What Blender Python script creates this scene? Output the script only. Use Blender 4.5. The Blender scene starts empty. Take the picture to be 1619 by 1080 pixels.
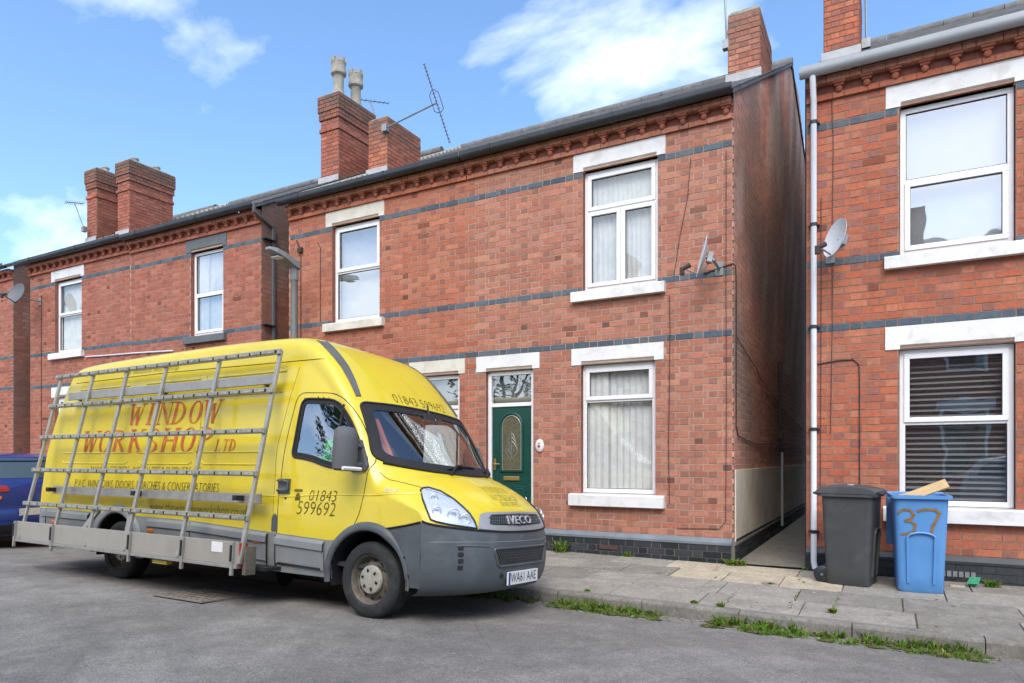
import bpy, bmesh, math, random
from mathutils import Vector, Matrix
from mathutils.bvhtree import BVHTree
from mathutils.geometry import tessellate_polygon

R_ = math.radians
scene = bpy.context.scene
COL = scene.collection

# ---------------------------------------------------------------- camera
CAM = Vector((1.705, -8.854, 1.312))
YAW = R_(28.8)
FPX, PCX, PCY = 1079.0, 809.5, 725.0
cd = bpy.data.cameras.new('camera')
cam = bpy.data.objects.new('camera', cd)
COL.objects.link(cam)
cam.location = CAM
cam.rotation_euler = (R_(90), 0, YAW)
cd.sensor_width = 36.0
cd.lens = 36.0 * FPX / 1619.0
cd.shift_y = (PCY - 540.0) / 1619.0
cd.clip_start = 0.05
cd.clip_end = 3000
scene.camera = cam

# ---------------------------------------------------------------- sky and sun
SUN_EL, SUN_AZ = R_(50), R_(158)      # azimuth clockwise from +Y (north)
w = bpy.data.worlds.new('World')
scene.world = w
w.use_nodes = True
nt = w.node_tree
nt.nodes.clear()
N = nt.nodes.new
out = N('ShaderNodeOutputWorld')
bg = N('ShaderNodeBackground')
sky = N('ShaderNodeTexSky')
sky.sky_type = 'NISHITA'
sky.sun_disc = False
sky.sun_elevation = SUN_EL
sky.sun_rotation = SUN_AZ
sky.air_density = 1.0
sky.dust_density = 2.2
sky.ozone_density = 2.6
tc = N('ShaderNodeTexCoord')
sep = N('ShaderNodeSeparateXYZ')
nt.links.new(tc.outputs['Generated'], sep.inputs[0])
zc = N('ShaderNodeMath'); zc.operation = 'MAXIMUM'; zc.inputs[1].default_value = 0.0
nt.links.new(sep.outputs['Z'], zc.inputs[0])
za = N('ShaderNodeMath'); za.operation = 'ADD'; za.inputs[1].default_value = 0.32
nt.links.new(zc.outputs[0], za.inputs[0])
dx = N('ShaderNodeMath'); dx.operation = 'DIVIDE'
dy = N('ShaderNodeMath'); dy.operation = 'DIVIDE'
nt.links.new(sep.outputs['X'], dx.inputs[0]); nt.links.new(za.outputs[0], dx.inputs[1])
nt.links.new(sep.outputs['Y'], dy.inputs[0]); nt.links.new(za.outputs[0], dy.inputs[1])
cmb = N('ShaderNodeCombineXYZ')
nt.links.new(dx.outputs[0], cmb.inputs[0]); nt.links.new(dy.outputs[0], cmb.inputs[1])
cmb.inputs[2].default_value = 3.7
mp = N('ShaderNodeMapping')
mp.inputs['Scale'].default_value = (0.8, 1.1, 1.0)
mp.inputs['Location'].default_value = (4.1, 2.6, 0.0)
nt.links.new(cmb.outputs[0], mp.inputs['Vector'])
nz = N('ShaderNodeTexNoise')
nz.inputs['Scale'].default_value = 3.4
nz.inputs['Detail'].default_value = 9.0
nz.inputs['Roughness'].default_value = 0.54
nz.inputs['Distortion'].default_value = 0.25
nt.links.new(mp.outputs[0], nz.inputs['Vector'])
rp = N('ShaderNodeValToRGB')
rp.color_ramp.elements[0].position = 0.565
rp.color_ramp.elements[0].color = (0, 0, 0, 1)
rp.color_ramp.elements[1].position = 0.84
rp.color_ramp.elements[1].color = (1, 1, 1, 1)
ng = N('ShaderNodeMath'); ng.operation = 'MULTIPLY'; ng.inputs[1].default_value = -1.0
nt.links.new(sep.outputs['Y'], ng.inputs[0])
nm = N('ShaderNodeMath'); nm.operation = 'MAXIMUM'; nm.inputs[1].default_value = 0.0
nt.links.new(ng.outputs[0], nm.inputs[0])
nb_ = N('ShaderNodeMath'); nb_.operation = 'MULTIPLY_ADD'; nb_.inputs[1].default_value = 0.30
nt.links.new(nm.outputs[0], nb_.inputs[0]); nt.links.new(nz.outputs['Fac'], nb_.inputs[2])
nt.links.new(nb_.outputs[0], rp.inputs[0])
hs = N('ShaderNodeHueSaturation'); hs.inputs['Hue'].default_value = 0.499; hs.inputs['Saturation'].default_value = 1.12; hs.inputs['Value'].default_value = 1.3
nt.links.new(sky.outputs[0], hs.inputs['Color'])
cm = N('ShaderNodeMix'); cm.data_type = 'RGBA'
soft = N('ShaderNodeMath'); soft.operation = 'MULTIPLY'; soft.inputs[1].default_value = 0.8
nt.links.new(rp.outputs[0], soft.inputs[0]); nt.links.new(soft.outputs[0], cm.inputs['Factor'])
nt.links.new(hs.outputs[0], cm.inputs['A'])
cm.inputs['B'].default_value = (8.2, 8.5, 9.0, 1)
bg.inputs['Strength'].default_value = 0.12
nt.links.new(cm.outputs['Result'], bg.inputs['Color'])
nt.links.new(bg.outputs[0], out.inputs[0])

sl = bpy.data.lights.new('sun', 'SUN')
sl.energy = 1.15
sl.angle = R_(38)
sl.color = (1.0, 0.955, 0.89)
so = bpy.data.objects.new('sun', sl)
COL.objects.link(so)
sd = Vector((math.sin(SUN_AZ) * math.cos(SUN_EL), math.cos(SUN_AZ) * math.cos(SUN_EL), math.sin(SUN_EL)))
so.location = (0, 0, 30)
so.rotation_euler = sd.to_track_quat('Z', 'Y').to_euler()

vs = scene.view_settings
vs.view_transform = 'Standard'
vs.look = 'None'
vs.gamma = 1.0
vs.use_curve_mapping = False
vs.exposure = 1.1

scene.cycles.caustics_reflective = False
scene.cycles.caustics_refractive = False
scene.cycles.sample_clamp_indirect = 6.0

# ---------------------------------------------------------------- helpers
rnd = random.Random(7)
OFF = {}


def off(o):
    return OFF.get(o.name, Vector((0, 0, 0))) if o else Vector((0, 0, 0))


def link(name, data, parent=None):
    o = bpy.data.objects.new(name, data)
    COL.objects.link(o)
    if parent is not None:
        o.parent = parent
        OFF[o.name] = off(parent)
    return o


def tag(o, label=None, cat=None, group=None, kind=None):
    if label: o['label'] = label
    if cat: o['category'] = cat
    if group: o['group'] = group
    if kind: o['kind'] = kind
    return o


def thing(name, label, cat, loc, rot=(0, 0, 0), group=None, local=False):
    """an Empty at the base of a thing; children built with world coordinates unless local"""
    o = link(name, None)
    o.empty_display_size = 0.2
    o.location = loc
    o.rotation_euler = rot
    OFF[o.name] = Vector((0, 0, 0)) if local else Vector(loc)
    return tag(o, label, cat, group)


class MB:
    def __init__(s):
        s.v, s.f, s.c, s.m = [], [], [], []

    def add(s, vs, fs, col=None, mi=0):
        b = len(s.v)
        s.v += [tuple(p) for p in vs]
        for f in fs:
            s.f.append(tuple(i + b for i in f))
            s.c.append(col)
            s.m.append(mi)
        return s

    def box(s, x0, x1, y0, y1, z0, z1, col=None, mi=0, M=None):
        vs = [Vector((x, y, z)) for z in (z0, z1) for y in (y0, y1) for x in (x0, x1)]
        if M is not None: vs = [M @ p for p in vs]
        return s.add(vs, [(0, 2, 3, 1), (4, 5, 7, 6), (0, 1, 5, 4), (2, 6, 7, 3), (0, 4, 6, 2), (1, 3, 7, 5)], col, mi)

    def bar(s, p, q, wx, wz, col=None, mi=0, up=(0, 0, 1)):
        p, q = Vector(p), Vector(q)
        d = (q - p).normalized()
        u = Vector(up)
        if abs(d.dot(u)) > .98: u = Vector((0, 1, 0))
        a = d.cross(u).normalized(); b = a.cross(d).normalized()
        vs = []
        for c in (p, q):
            for i, j in ((-1, -1), (1, -1), (1, 1), (-1, 1)):
                vs.append(c + a * i * wx / 2 + b * j * wz / 2)
        return s.add(vs, [(0, 1, 2, 3), (7, 6, 5, 4), (0, 4, 5, 1), (1, 5, 6, 2), (2, 6, 7, 3), (3, 7, 4, 0)], col, mi)

    def tube(s, pts, r, n=8, col=None, mi=0, cap=True, closed=False):
        pts = [Vector(p) for p in pts]
        k = len(pts)
        vs, fs = [], []
        pa = None
        for i, p in enumerate(pts):
            if closed: d = pts[(i + 1) % k] - pts[i - 1]
            else: d = pts[min(i + 1, k - 1)] - pts[max(i - 1, 0)]
            d.normalize()
            if pa is None:
                u = Vector((0, 0, 1)) if abs(d.z) < .9 else Vector((1, 0, 0))
                a = d.cross(u).normalized()
            else:
                a = (pa - d * pa.dot(d))
                a = a.normalized() if a.length > 1e-6 else d.orthogonal().normalized()
            pa = a
            b = d.cross(a)
            rr = r[i] if isinstance(r, (list, tuple)) else r
            for j in range(n):
                t = 2 * math.pi * j / n
                vs.append(p + a * rr * math.cos(t) + b * rr * math.sin(t))
        for i in range(k if closed else k - 1):
            for j in range(n):
                i2 = (i + 1) % k
                fs.append((i * n + j, i * n + (j + 1) % n, i2 * n + (j + 1) % n, i2 * n + j))
        if cap and not closed:
            fs.append(tuple(range(n - 1, -1, -1)))
            fs.append(tuple((k - 1) * n + j for j in range(n)))
        return s.add(vs, fs, col, mi)

    def lathe(s, prof, n=24, o=(0, 0, 0), axis='z', col=None, mi=0, a0=0.0, a1=2 * math.pi):
        """prof: (radius, height)"""
        vs, fs = [], []
        o = Vector(o)
        full = abs(a1 - a0 - 2 * math.pi) < 1e-4
        m = n if full else n + 1
        for r, h in prof:
            for j in range(m):
                t = a0 + (a1 - a0) * j / n
                c, d = r * math.cos(t), r * math.sin(t)
                p = {'z': (c, d, h), 'y': (c, h, d), 'x': (h, c, d)}[axis]
                vs.append(o + Vector(p))
        for i in range(len(prof) - 1):
            for j in range(n):
                a, b = i * m + j, i * m + (j + 1) % m
                fs.append((a, b, b + m, a + m))
        return s.add(vs, fs, col, mi)

    def prism(s, poly, axis, a, b, col=None, mi=0):
        """extrude a 2-D outline between a and b along axis (concave allowed)"""
        n = len(poly)
        def P(u, v, t):
            return {'y': (u, t, v), 'x': (t, u, v), 'z': (u, v, t)}[axis]
        vs = [P(u, v, a) for u, v in poly] + [P(u, v, b) for u, v in poly]
        fs = [(i, (i + 1) % n, (i + 1) % n + n, i + n) for i in range(n)]
        tri = tessellate_polygon([[Vector((u, v, 0)) for u, v in poly]])
        for t in tri:
            fs.append(tuple(t)); fs.append(tuple(i + n for i in reversed(t)))
        return s.add(vs, fs, col, mi)

    def mesh(s, name, mats=None, o=None):
        me = bpy.data.meshes.new(name)
        o = o or Vector((0, 0, 0))
        me.from_pydata([(x - o.x, y - o.y, z - o.z) for x, y, z in s.v], [], s.f)
        if mats:
            for m in (mats if isinstance(mats, (list, tuple)) else [mats]): me.materials.append(m)
        if any(s.m): me.polygons.foreach_set('material_index', s.m)
        if any(c is not None for c in s.c):
            at = me.attributes.new('bcol', 'FLOAT_COLOR', 'FACE')
            flat = []
            for c in s.c: flat += list(c or (1, 1, 1)) + [1.0]
            at.data.foreach_set('color', flat)
        me.update()
        return me

    def build(s, name, mats, parent=None, smooth=False, bevel=0, fix=True):
        me = s.mesh(name, mats, off(parent))
        if fix:
            bm = bmesh.new(); bm.from_mesh(me)
            bmesh.ops.recalc_face_normals(bm, faces=bm.faces)
            bm.to_mesh(me); bm.free()
        if smooth:
            me.shade_smooth()
            try: me.set_sharp_from_angle(angle=R_(smooth if smooth is not True else 40))
            except Exception: pass
        ob = link(name, me, parent)
        if bevel:
            md = ob.modifiers.new('bevel', 'BEVEL'); md.width = bevel; md.segments = 2; md.limit_method = 'ANGLE'
        return ob


def project(p):
    d = Vector(p) - CAM
    c, s_ = math.cos(YAW), math.sin(YAW)
    dep = -s_ * d.x + c * d.y
    if dep < .1: return None
    return PCX + FPX * (c * d.x + s_ * d.y) / dep, PCY - FPX * d.z / dep, dep


# ---------------------------------------------------------------- materials
def nodes(name):
    m = bpy.data.materials.new(name)
    m.use_nodes = True
    t = m.node_tree
    t.nodes.clear()
    o = t.nodes.new('ShaderNodeOutputMaterial')
    return m, t, o


def lk(t, a, b): t.links.new(a, b)


def math_(t, op, a, b=None, clamp=False):
    n = t.nodes.new('ShaderNodeMath'); n.operation = op; n.use_clamp = clamp
    for i, x in enumerate((a, b)):
        if x is None: continue
        if isinstance(x, (int, float)): n.inputs[i].default_value = x
        else: lk(t, x, n.inputs[i])
    return n.outputs[0]


def mixc(t, f, a, b, blend='MIX'):
    n = t.nodes.new('ShaderNodeMix'); n.data_type = 'RGBA'; n.blend_type = blend
    for key, x in (('Factor', f), ('A', a), ('B', b)):
        if isinstance(x, (int, float)): n.inputs[key].default_value = x
        elif isinstance(x, tuple): n.inputs[key].default_value = (*x, 1)
        else: lk(t, x, n.inputs[key])
    return n.outputs['Result']


def noise(t, scale, detail=4, rough=.55, vec=None, dist=0):
    n = t.nodes.new('ShaderNodeTexNoise')
    n.inputs['Scale'].default_value = scale
    n.inputs['Detail'].default_value = detail
    n.inputs['Roughness'].default_value = rough
    n.inputs['Distortion'].default_value = dist
    if vec is not None: lk(t, vec, n.inputs['Vector'])
    return n.outputs['Fac']


def ramp(t, f, p0, p1, c0=(0, 0, 0), c1=(1, 1, 1)):
    n = t.nodes.new('ShaderNodeValToRGB')
    e = n.color_ramp.elements
    e[0].position, e[1].position = p0, p1
    e[0].color, e[1].color = (*c0, 1), (*c1, 1)
    lk(t, f, n.inputs[0])
    return n.outputs[0]


def bumpn(t, h, strength, dist=.01):
    n = t.nodes.new('ShaderNodeBump')
    n.inputs['Strength'].default_value = strength
    n.inputs['Distance'].default_value = dist
    lk(t, h, n.inputs['Height'])
    return n.outputs[0]


def wpos(t):
    return t.nodes.new('ShaderNodeNewGeometry').outputs['Position']


def principled(t, o, col, rough=.5, metal=0, spec=.5, normal=None, coat=0, coatr=.05):
    b = t.nodes.new('ShaderNodeBsdfPrincipled')
    if isinstance(col, tuple): b.inputs['Base Color'].default_value = (*col, 1)
    else: lk(t, col, b.inputs['Base Color'])
    if isinstance(rough, (int, float)): b.inputs['Roughness'].default_value = rough
    else: lk(t, rough, b.inputs['Roughness'])
    b.inputs['Metallic'].default_value = metal
    b.inputs['Specular IOR Level'].default_value = spec
    b.inputs['Coat Weight'].default_value = coat
    b.inputs['Coat Roughness'].default_value = coatr
    if normal is not None: lk(t, normal, b.inputs['Normal'])
    lk(t, b.outputs[0], o.inputs[0])
    return b


def pmat(name, col, rough=.6, metal=0, var=.18, vs=6.0, bump=.08, bs=60.0, spec=.4, coat=0, dirt=None, damt=.0, ds=2.5):
    m, t, o = nodes(name)
    p = wpos(t)
    f = noise(t, vs, 5, .6, p)
    k = ramp(t, f, .3, .7, (1 - var,) * 3, (1 + var * .6,) * 3)
    c = mixc(t, 1.0, col, k, 'MULTIPLY')
    if dirt:
        d = ramp(t, noise(t, ds, 8, .68, p, .4), .5, .74)
        d = math_(t, 'MULTIPLY', d, damt)
        c = mixc(t, d, c, dirt)
    r = math_(t, 'ADD', math_(t, 'MULTIPLY', noise(t, vs * 2.3, 4, .6, p), .22), rough - .11)
    nrm = bumpn(t, noise(t, bs, 5, .6, p), bump, .004) if bump else None
    principled(t, o, c, r, metal, spec, nrm, coat)
    return m


def brick_mat(name, single):
    m, t, o = nodes(name)
    p = wpos(t)
    if single: col = t.nodes.new('ShaderNodeObjectInfo').outputs['Color']
    else:
        a = t.nodes.new('ShaderNodeAttribute'); a.attribute_name = 'bcol'; col = a.outputs['Color']
    k = ramp(t, noise(t, 26, 6, .65, p), .25, .75, (.72,) * 3, (1.24,) * 3)
    c = mixc(t, 1.0, col, k, 'MULTIPLY')
    sr = t.nodes.new('ShaderNodeSeparateColor'); lk(t, col, sr.inputs[0])
    lum = math_(t, 'MULTIPLY_ADD', sr.outputs[0], 3.2); lum.node.inputs[2].default_value = -.1; lum.node.use_clamp = True
    g = ramp(t, noise(t, 1.1, 7, .62, p, .3), .42, .72)
    c = mixc(t, math_(t, 'MULTIPLY', lum, math_(t, 'MULTIPLY', g, .30)), c, (.30, .17, .13))
    s = ramp(t, noise(t, 3.3, 8, .7, p, .5), .54, .76)
    c = mixc(t, math_(t, 'MULTIPLY', lum, math_(t, 'MULTIPLY', s, .42)), c, (.11, .07, .055))
    mp2 = t.nodes.new('ShaderNodeMapping'); mp2.inputs['Scale'].default_value = (5.5, 5.5, .45); lk(t, p, mp2.inputs['Vector'])
    st = ramp(t, noise(t, 1.0, 6, .65, mp2.outputs[0], .2), .52, .74)
    c = mixc(t, math_(t, 'MULTIPLY', lum, math_(t, 'MULTIPLY', st, .34)), c, (.13, .085, .068))
    ef = ramp(t, noise(t, 2.3, 9, .72, mp2.outputs[0], .4), .64, .80)
    c = mixc(t, math_(t, 'MULTIPLY', lum, math_(t, 'MULTIPLY', ef, .35)), c, (.46, .38, .33))
    n = bumpn(t, noise(t, 75, 6, .7, p), .5, .006)
    principled(t, o, c, .88, 0, .25, n)
    return m


def mortar_mat(name, col):
    return pmat(name, col, .95, 0, .28, 3.5, .4, 120, .15, dirt=(col[0] * .45, col[1] * .42, col[2] * .4), damt=.5, ds=1.7)


def glass_mat(name, refl=.16, tint=(.86, .9, .9), wav=.06):
    m, t, o = nodes(name)
    tr = t.nodes.new('ShaderNodeBsdfTransparent'); tr.inputs[0].default_value = (*tint, 1)
    gl = t.nodes.new('ShaderNodeBsdfGlossy'); gl.inputs['Roughness'].default_value = .015
    gl.inputs['Color'].default_value = (.93, .96, 1, 1)
    lk(t, bumpn(t, noise(t, 1.7, 2, .5, wpos(t)), wav, .05), gl.inputs['Normal'])
    lw = t.nodes.new('ShaderNodeLayerWeight'); lw.inputs['Blend'].default_value = .5
    f = math_(t, 'ADD', math_(t, 'MULTIPLY', math_(t, 'POWER', lw.outputs['Facing'], 4.0), .75), refl + .05, True)
    mx = t.nodes.new('ShaderNodeMixShader')
    lk(t, f, mx.inputs[0]); lk(t, tr.outputs[0], mx.inputs[1]); lk(t, gl.outputs[0], mx.inputs[2])
    lk(t, mx.outputs[0], o.inputs[0])
    return m


M = {}
M['brick_one'] = brick_mat('brick_one', True)
M['brick_many'] = brick_mat('brick_many', False)
M['mortar_pale'] = mortar_mat('mortar_pale', (.43, .325, .26))
M['mortar_warm'] = mortar_mat('mortar_warm', (.40, .285, .225))
M['mortar_thin'] = mortar_mat('mortar_thin', (.33, .21, .155))
M['mortar_old'] = mortar_mat('mortar_old', (.24, .155, .12))
M['mortar_dark'] = mortar_mat('mortar_dark', (.19, .17, .15))
M['jamb'] = pmat('jamb', (.26, .10, .075), .9, 0, .3, 14, .3)
M['white_paint'] = pmat('white_paint', (.74, .745, .74), .6, 0, .08, 3, .25, 30, .35, dirt=(.36, .34, .29), damt=.6, ds=4.2)
M['old_stone'] = pmat('old_stone', (.66, .63, .55), .7, 0, .12, 5, .2, 50, .3, dirt=(.38, .33, .25), damt=.6, ds=4)
M['grey_stone'] = pmat('grey_stone', (.13, .145, .15), .7, 0, .15, 5, .2, 50, .3)
M['upvc'] = pmat('upvc', (.80, .81, .82), .32, 0, .03, 2, .0, 40, .5, dirt=(.5, .5, .47), damt=.15, ds=6)
M['gasket'] = pmat('gasket', (.03, .03, .033), .6, 0, .1, 5, 0)
M['glass'] = glass_mat('glass', .08, (.95, .97, .97))
M['glass_sky'] = glass_mat('glass_sky', .30, (.95, .97, .97))
M['glass_low'] = glass_mat('glass_low', .20, (.95, .97, .97))
M['net'] = pmat('net', (.62, .63, .61), .95, 0, .12, 9, .1, 40, .1)
M['roller'] = pmat('roller', (.40, .42, .43), .9, 0, .1, 3, 0)
M['blind'] = pmat('blind', (.25, .25, .245), .6, 0, .1, 4, 0)
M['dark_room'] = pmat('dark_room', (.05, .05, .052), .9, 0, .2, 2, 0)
M['slate'] = pmat('slate', (.115, .12, .13), .72, 0, .3, 5, .3, 30, .35, dirt=(.24, .24, .22), damt=.55, ds=3)
M['lead'] = pmat('lead', (.42, .43, .44), .6, 0, .2, 6, .15)
M['black_plastic'] = pmat('black_plastic', (.022, .026, .032), .36, 0, .2, 3, .05, 30, .5, dirt=(.08, .09, .10), damt=.35)
M['grey_plastic'] = pmat('grey_plastic', (.36, .39, .42), .4, 0, .08, 3, .03, 30, .4, dirt=(.3, .31, .3), damt=.3)
M['white_plastic'] = pmat('white_plastic', (.68, .72, .77), .35, 0, .05, 3, .03, 30, .45, dirt=(.42, .42, .4), damt=.3)
M['cable'] = pmat('cable', (.045, .035, .032), .7, 0, .1, 5, 0)
M['metal_grey'] = pmat('metal_grey', (.30, .32, .33), .5, .5, .15, 8, .05)
M['dish_pale'] = pmat('dish_pale', (.55, .57, .59), .45, 0, .08, 5, .03, 40, .4, dirt=(.35, .35, .33), damt=.3)
M['dish_dark'] = pmat('dish_dark', (.13, .14, .15), .5, 0, .1, 5, .03)
M['render'] = pmat('render', (.62, .57, .475), .9, 0, .12, 3, .25, 60, .15, dirt=(.26, .22, .17), damt=.55, ds=2.0)
M['pot'] = pmat('pot', (.34, .32, .27), .9, 0, .25, 8, .3, 40, .2, dirt=(.12, .115, .1), damt=.5, ds=5)
M['door_green'] = pmat('door_green', (.007, .062, .05), .33, 0, .08, 3, .05, 50, .5)
M['brass'] = pmat('brass', (.62, .46, .18), .35, .8, .1, 8, 0)
M['stain_glass'] = pmat('stain_glass', (.12, .115, .075), .22, 0, .35, 30, .5, 45, .6)
M['came'] = pmat('came', (.30, .33, .31), .4, .4, .1, 8, 0)
M['plaque'] = pmat('plaque', (.74, .70, .68), .35, 0, .05, 8, 0)


def stone_mat(name, col, dirt):
    m, t, o = nodes(name)
    p = wpos(t)
    c = mixc(t, 1.0, col, ramp(t, noise(t, 55, 5, .75, p), .25, .75, (.62,) * 3, (1.32,) * 3), 'MULTIPLY')
    c = mixc(t, 1.0, c, ramp(t, noise(t, 21, 6, .8, p), .25, .75, (.66,) * 3, (1.30,) * 3), 'MULTIPLY')
    c = mixc(t, 1.0, c, ramp(t, noise(t, 4.5, 7, .65, p, .3), .3, .72, (.78,) * 3, (1.14,) * 3), 'MULTIPLY')
    c = mixc(t, math_(t, 'MULTIPLY', ramp(t, noise(t, 2.1, 9, .7, p, .7), .52, .74), .6), c, dirt)
    sp = t.nodes.new('ShaderNodeTexVoronoi'); sp.inputs['Scale'].default_value = 9; lk(t, p, sp.inputs['Vector'])
    d = ramp(t, sp.outputs['Distance'], .05, .075, (1, 1, 1), (0, 0, 0))
    k = ramp(t, sp.outputs['Color'], .75, .76)
    c = mixc(t, math_(t, 'MULTIPLY', math_(t, 'MULTIPLY', d, k), .5), c, (.06, .06, .055))
    principled(t, o, c, .9, 0, .2, bumpn(t, noise(t, 60, 6, .7, p), .6, .006))
    return m
from mathutils import noise as mnoise

# ---------------------------------------------------------------- houses
CH = 0.0851          # course height
ZP = 0.304           # plinth top
JT = 0.0125           # joint
SL, HL = 0.240, 0.122


def zc_(i): return ZP + i * CH


M['obscure'] = pmat('obscure', (.16, .175, .17), .5, 0, .25, 40, .4, 60)
M['glass_clear'] = glass_mat('glass_clear', .03, (.98, .99, .99))
M['ridge'] = pmat('ridge', (.15, .15, .15), .85, 0, .3, 6, .3, 40, .2, dirt=(.28, .27, .24), damt=.5, ds=5)
M['mortar_side_lifted'] = mortar_mat('mortar_side_lifted', (.52, .44, .37))  # brightened mortar, so the courses still read in the dim passage
PAL = {
    'mixed': dict(S=[(.40, .165, .108), (.37, .142, .092), (.425, .185, .122), (.345, .13, .086), (.39, .172, .125)],
                  H=[(.30, .13, .092), (.33, .138, .094), (.275, .122, .09), (.37, .15, .10)]),
    'orange': dict(S=[(.405, .134, .074), (.37, .118, .067), (.425, .152, .088), (.345, .11, .064), (.385, .144, .09)],
                   H=[(.355, .116, .068), (.315, .107, .068), (.395, .138, .082), (.28, .104, .072)]),
    'red': dict(S=[(.36, .120, .076), (.325, .106, .068), (.38, .134, .088), (.30, .098, .064)],
                H=[(.305, .10, .066), (.265, .092, .064), (.33, .114, .074)]),
    'vivid': dict(S=[(.425, .128, .068), (.39, .114, .060), (.41, .146, .085), (.365, .108, .060), (.325, .105, .065)],
                  H=[(.38, .118, .066), (.305, .104, .072), (.275, .11, .084), (.42, .15, .088)]),
}
BLUE = [(.075, .105, .135), (.085, .12, .15), (.065, .09, .115), (.10, .125, .145)]
PLINTH = [(.026, .031, .037), (.033, .038, .044), (.021, .025, .03), (.04, .045, .05)]


def jit(c, a=.095):
    k = 1.12 + rnd.uniform(-a, a)
    return (c[0] * k, c[1] * k * (1 + rnd.uniform(-.04, .04)), c[2] * k)


def row(u0, u1, i, holes, phase=0.0):
    """Flemish bond pieces of course i between u0 and u1, cut by the holes: (a, b, is_header)"""
    P = SL + HL
    o = phase + (0 if i % 2 == 0 else -.181)
    k = math.floor((u0 - o) / P) - 1
    res = []
    while True:
        s0 = o + k * P
        if s0 > u1: break
        for a, b, hd in ((s0, s0 + SL, False), (s0 + SL, s0 + P, True)):
            segs = [(max(a, u0), min(b, u1))]
            for h0, h1 in holes:
                ns = []
                for p, q in segs:
                    if q <= h0 or p >= h1: ns.append((p, q)); continue
                    if p < h0: ns.append((p, h0))
                    if q > h1: ns.append((h1, q))
                segs = ns
            for p, q in segs:
                if q - p > .035: res.append((p, q, hd))
        k += 1
    return res


class Bricks:
    """collects (part, centre, size, colour) and builds the largest ones singly"""
    unit = None

    def __init__(s): s.items = []

    def put(s, part, c, size, col): s.items.append((part, c, size, col))

    def area(s, c, sz):
        p = project(c)
        if not p or not (-5 < p[0] < 1624 and -5 < p[1] < 1085): return 0
        x, y, d = p
        if x < 775 and y > 545 + max(0, x - 560) * .78: return 0        # behind the van
        if 1292 < x < 1396 and y > 772 or 1405 < x < 1506 and y > 785: return 0
        n = Vector((0, -1, 0)) if sz[1] < min(sz[0], .12) * .9 else Vector((1, 0, 0))
        view = (Vector(c) - CAM).normalized()
        wdt = sz[0] if n.y else sz[1]
        return wdt * sz[2] / d ** 2 * max(0, -view.dot(n))

    def build(s, house, single):
        if Bricks.unit is None:
            mb = MB().box(-.5, .5, -.5, .5, -.5, .5)
            Bricks.unit = mb.mesh('brick', M['brick_one'])
        ranked = sorted(range(len(s.items)), key=lambda k: -s.area(s.items[k][1], s.items[k][2]))
        one = set(k for k in ranked[:single] if s.area(s.items[k][1], s.items[k][2]) > 0)
        mb = MB()
        o = off(house)
        for k, (part, c, sz, col) in enumerate(s.items):
            if k in one:
                b = link('brick', Bricks.unit, part)
                b.location = Vector(c) - o
                b.scale = sz
                b.color = (*col, 1)
                b.rotation_euler = (rnd.uniform(-.006, .006), 0, rnd.uniform(-.006, .006))
            else:
                x, y, z = c; a, b_, d = sz[0] / 2, sz[1] / 2, sz[2] / 2
                mb.box(x - a, x + a, y - b_, y + b_, z - d, z + d, col)
        ob = mb.build('brickwork', M['brick_many'], house, fix=False)
        ob['kind'] = 'stuff'


def ring(mb, x0, x1, z0, z1, w, y0, y1):
    mb.box(x0, x1, y0, y1, z0, z0 + w)
    mb.box(x0, x1, y0, y1, z1 - w, z1)
    mb.box(x0, x0 + w, y0, y1, z0 + w, z1 - w)
    mb.box(x1 - w, x1, y0, y1, z0 + w, z1 - w)


def net_curtain(x0, x1, z0, z1, y, amp=.009, wl=.07, name='curtain', parent=None, mat=None):
    n = max(12, int((x1 - x0) / .012))
    vs, fs = [], []
    ph = rnd.uniform(0, 6)
    for i in range(n + 1):
        x = x0 + (x1 - x0) * i / n
        a = amp * (math.sin(x / wl * 6.28 + ph + 1.2 * math.sin(x * 9)) + .4 * math.sin(x / wl * 13.7 + ph * 2))
        vs += [(x, y + a * .6, z1), (x, y + a, z0)]
    for i in range(n): fs.append((2 * i, 2 * i + 1, 2 * i + 3, 2 * i + 2))
    mb = MB(); mb.add(vs, fs)
    return mb.build(name, mat or M['net'], parent, smooth=80, fix=False)


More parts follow.
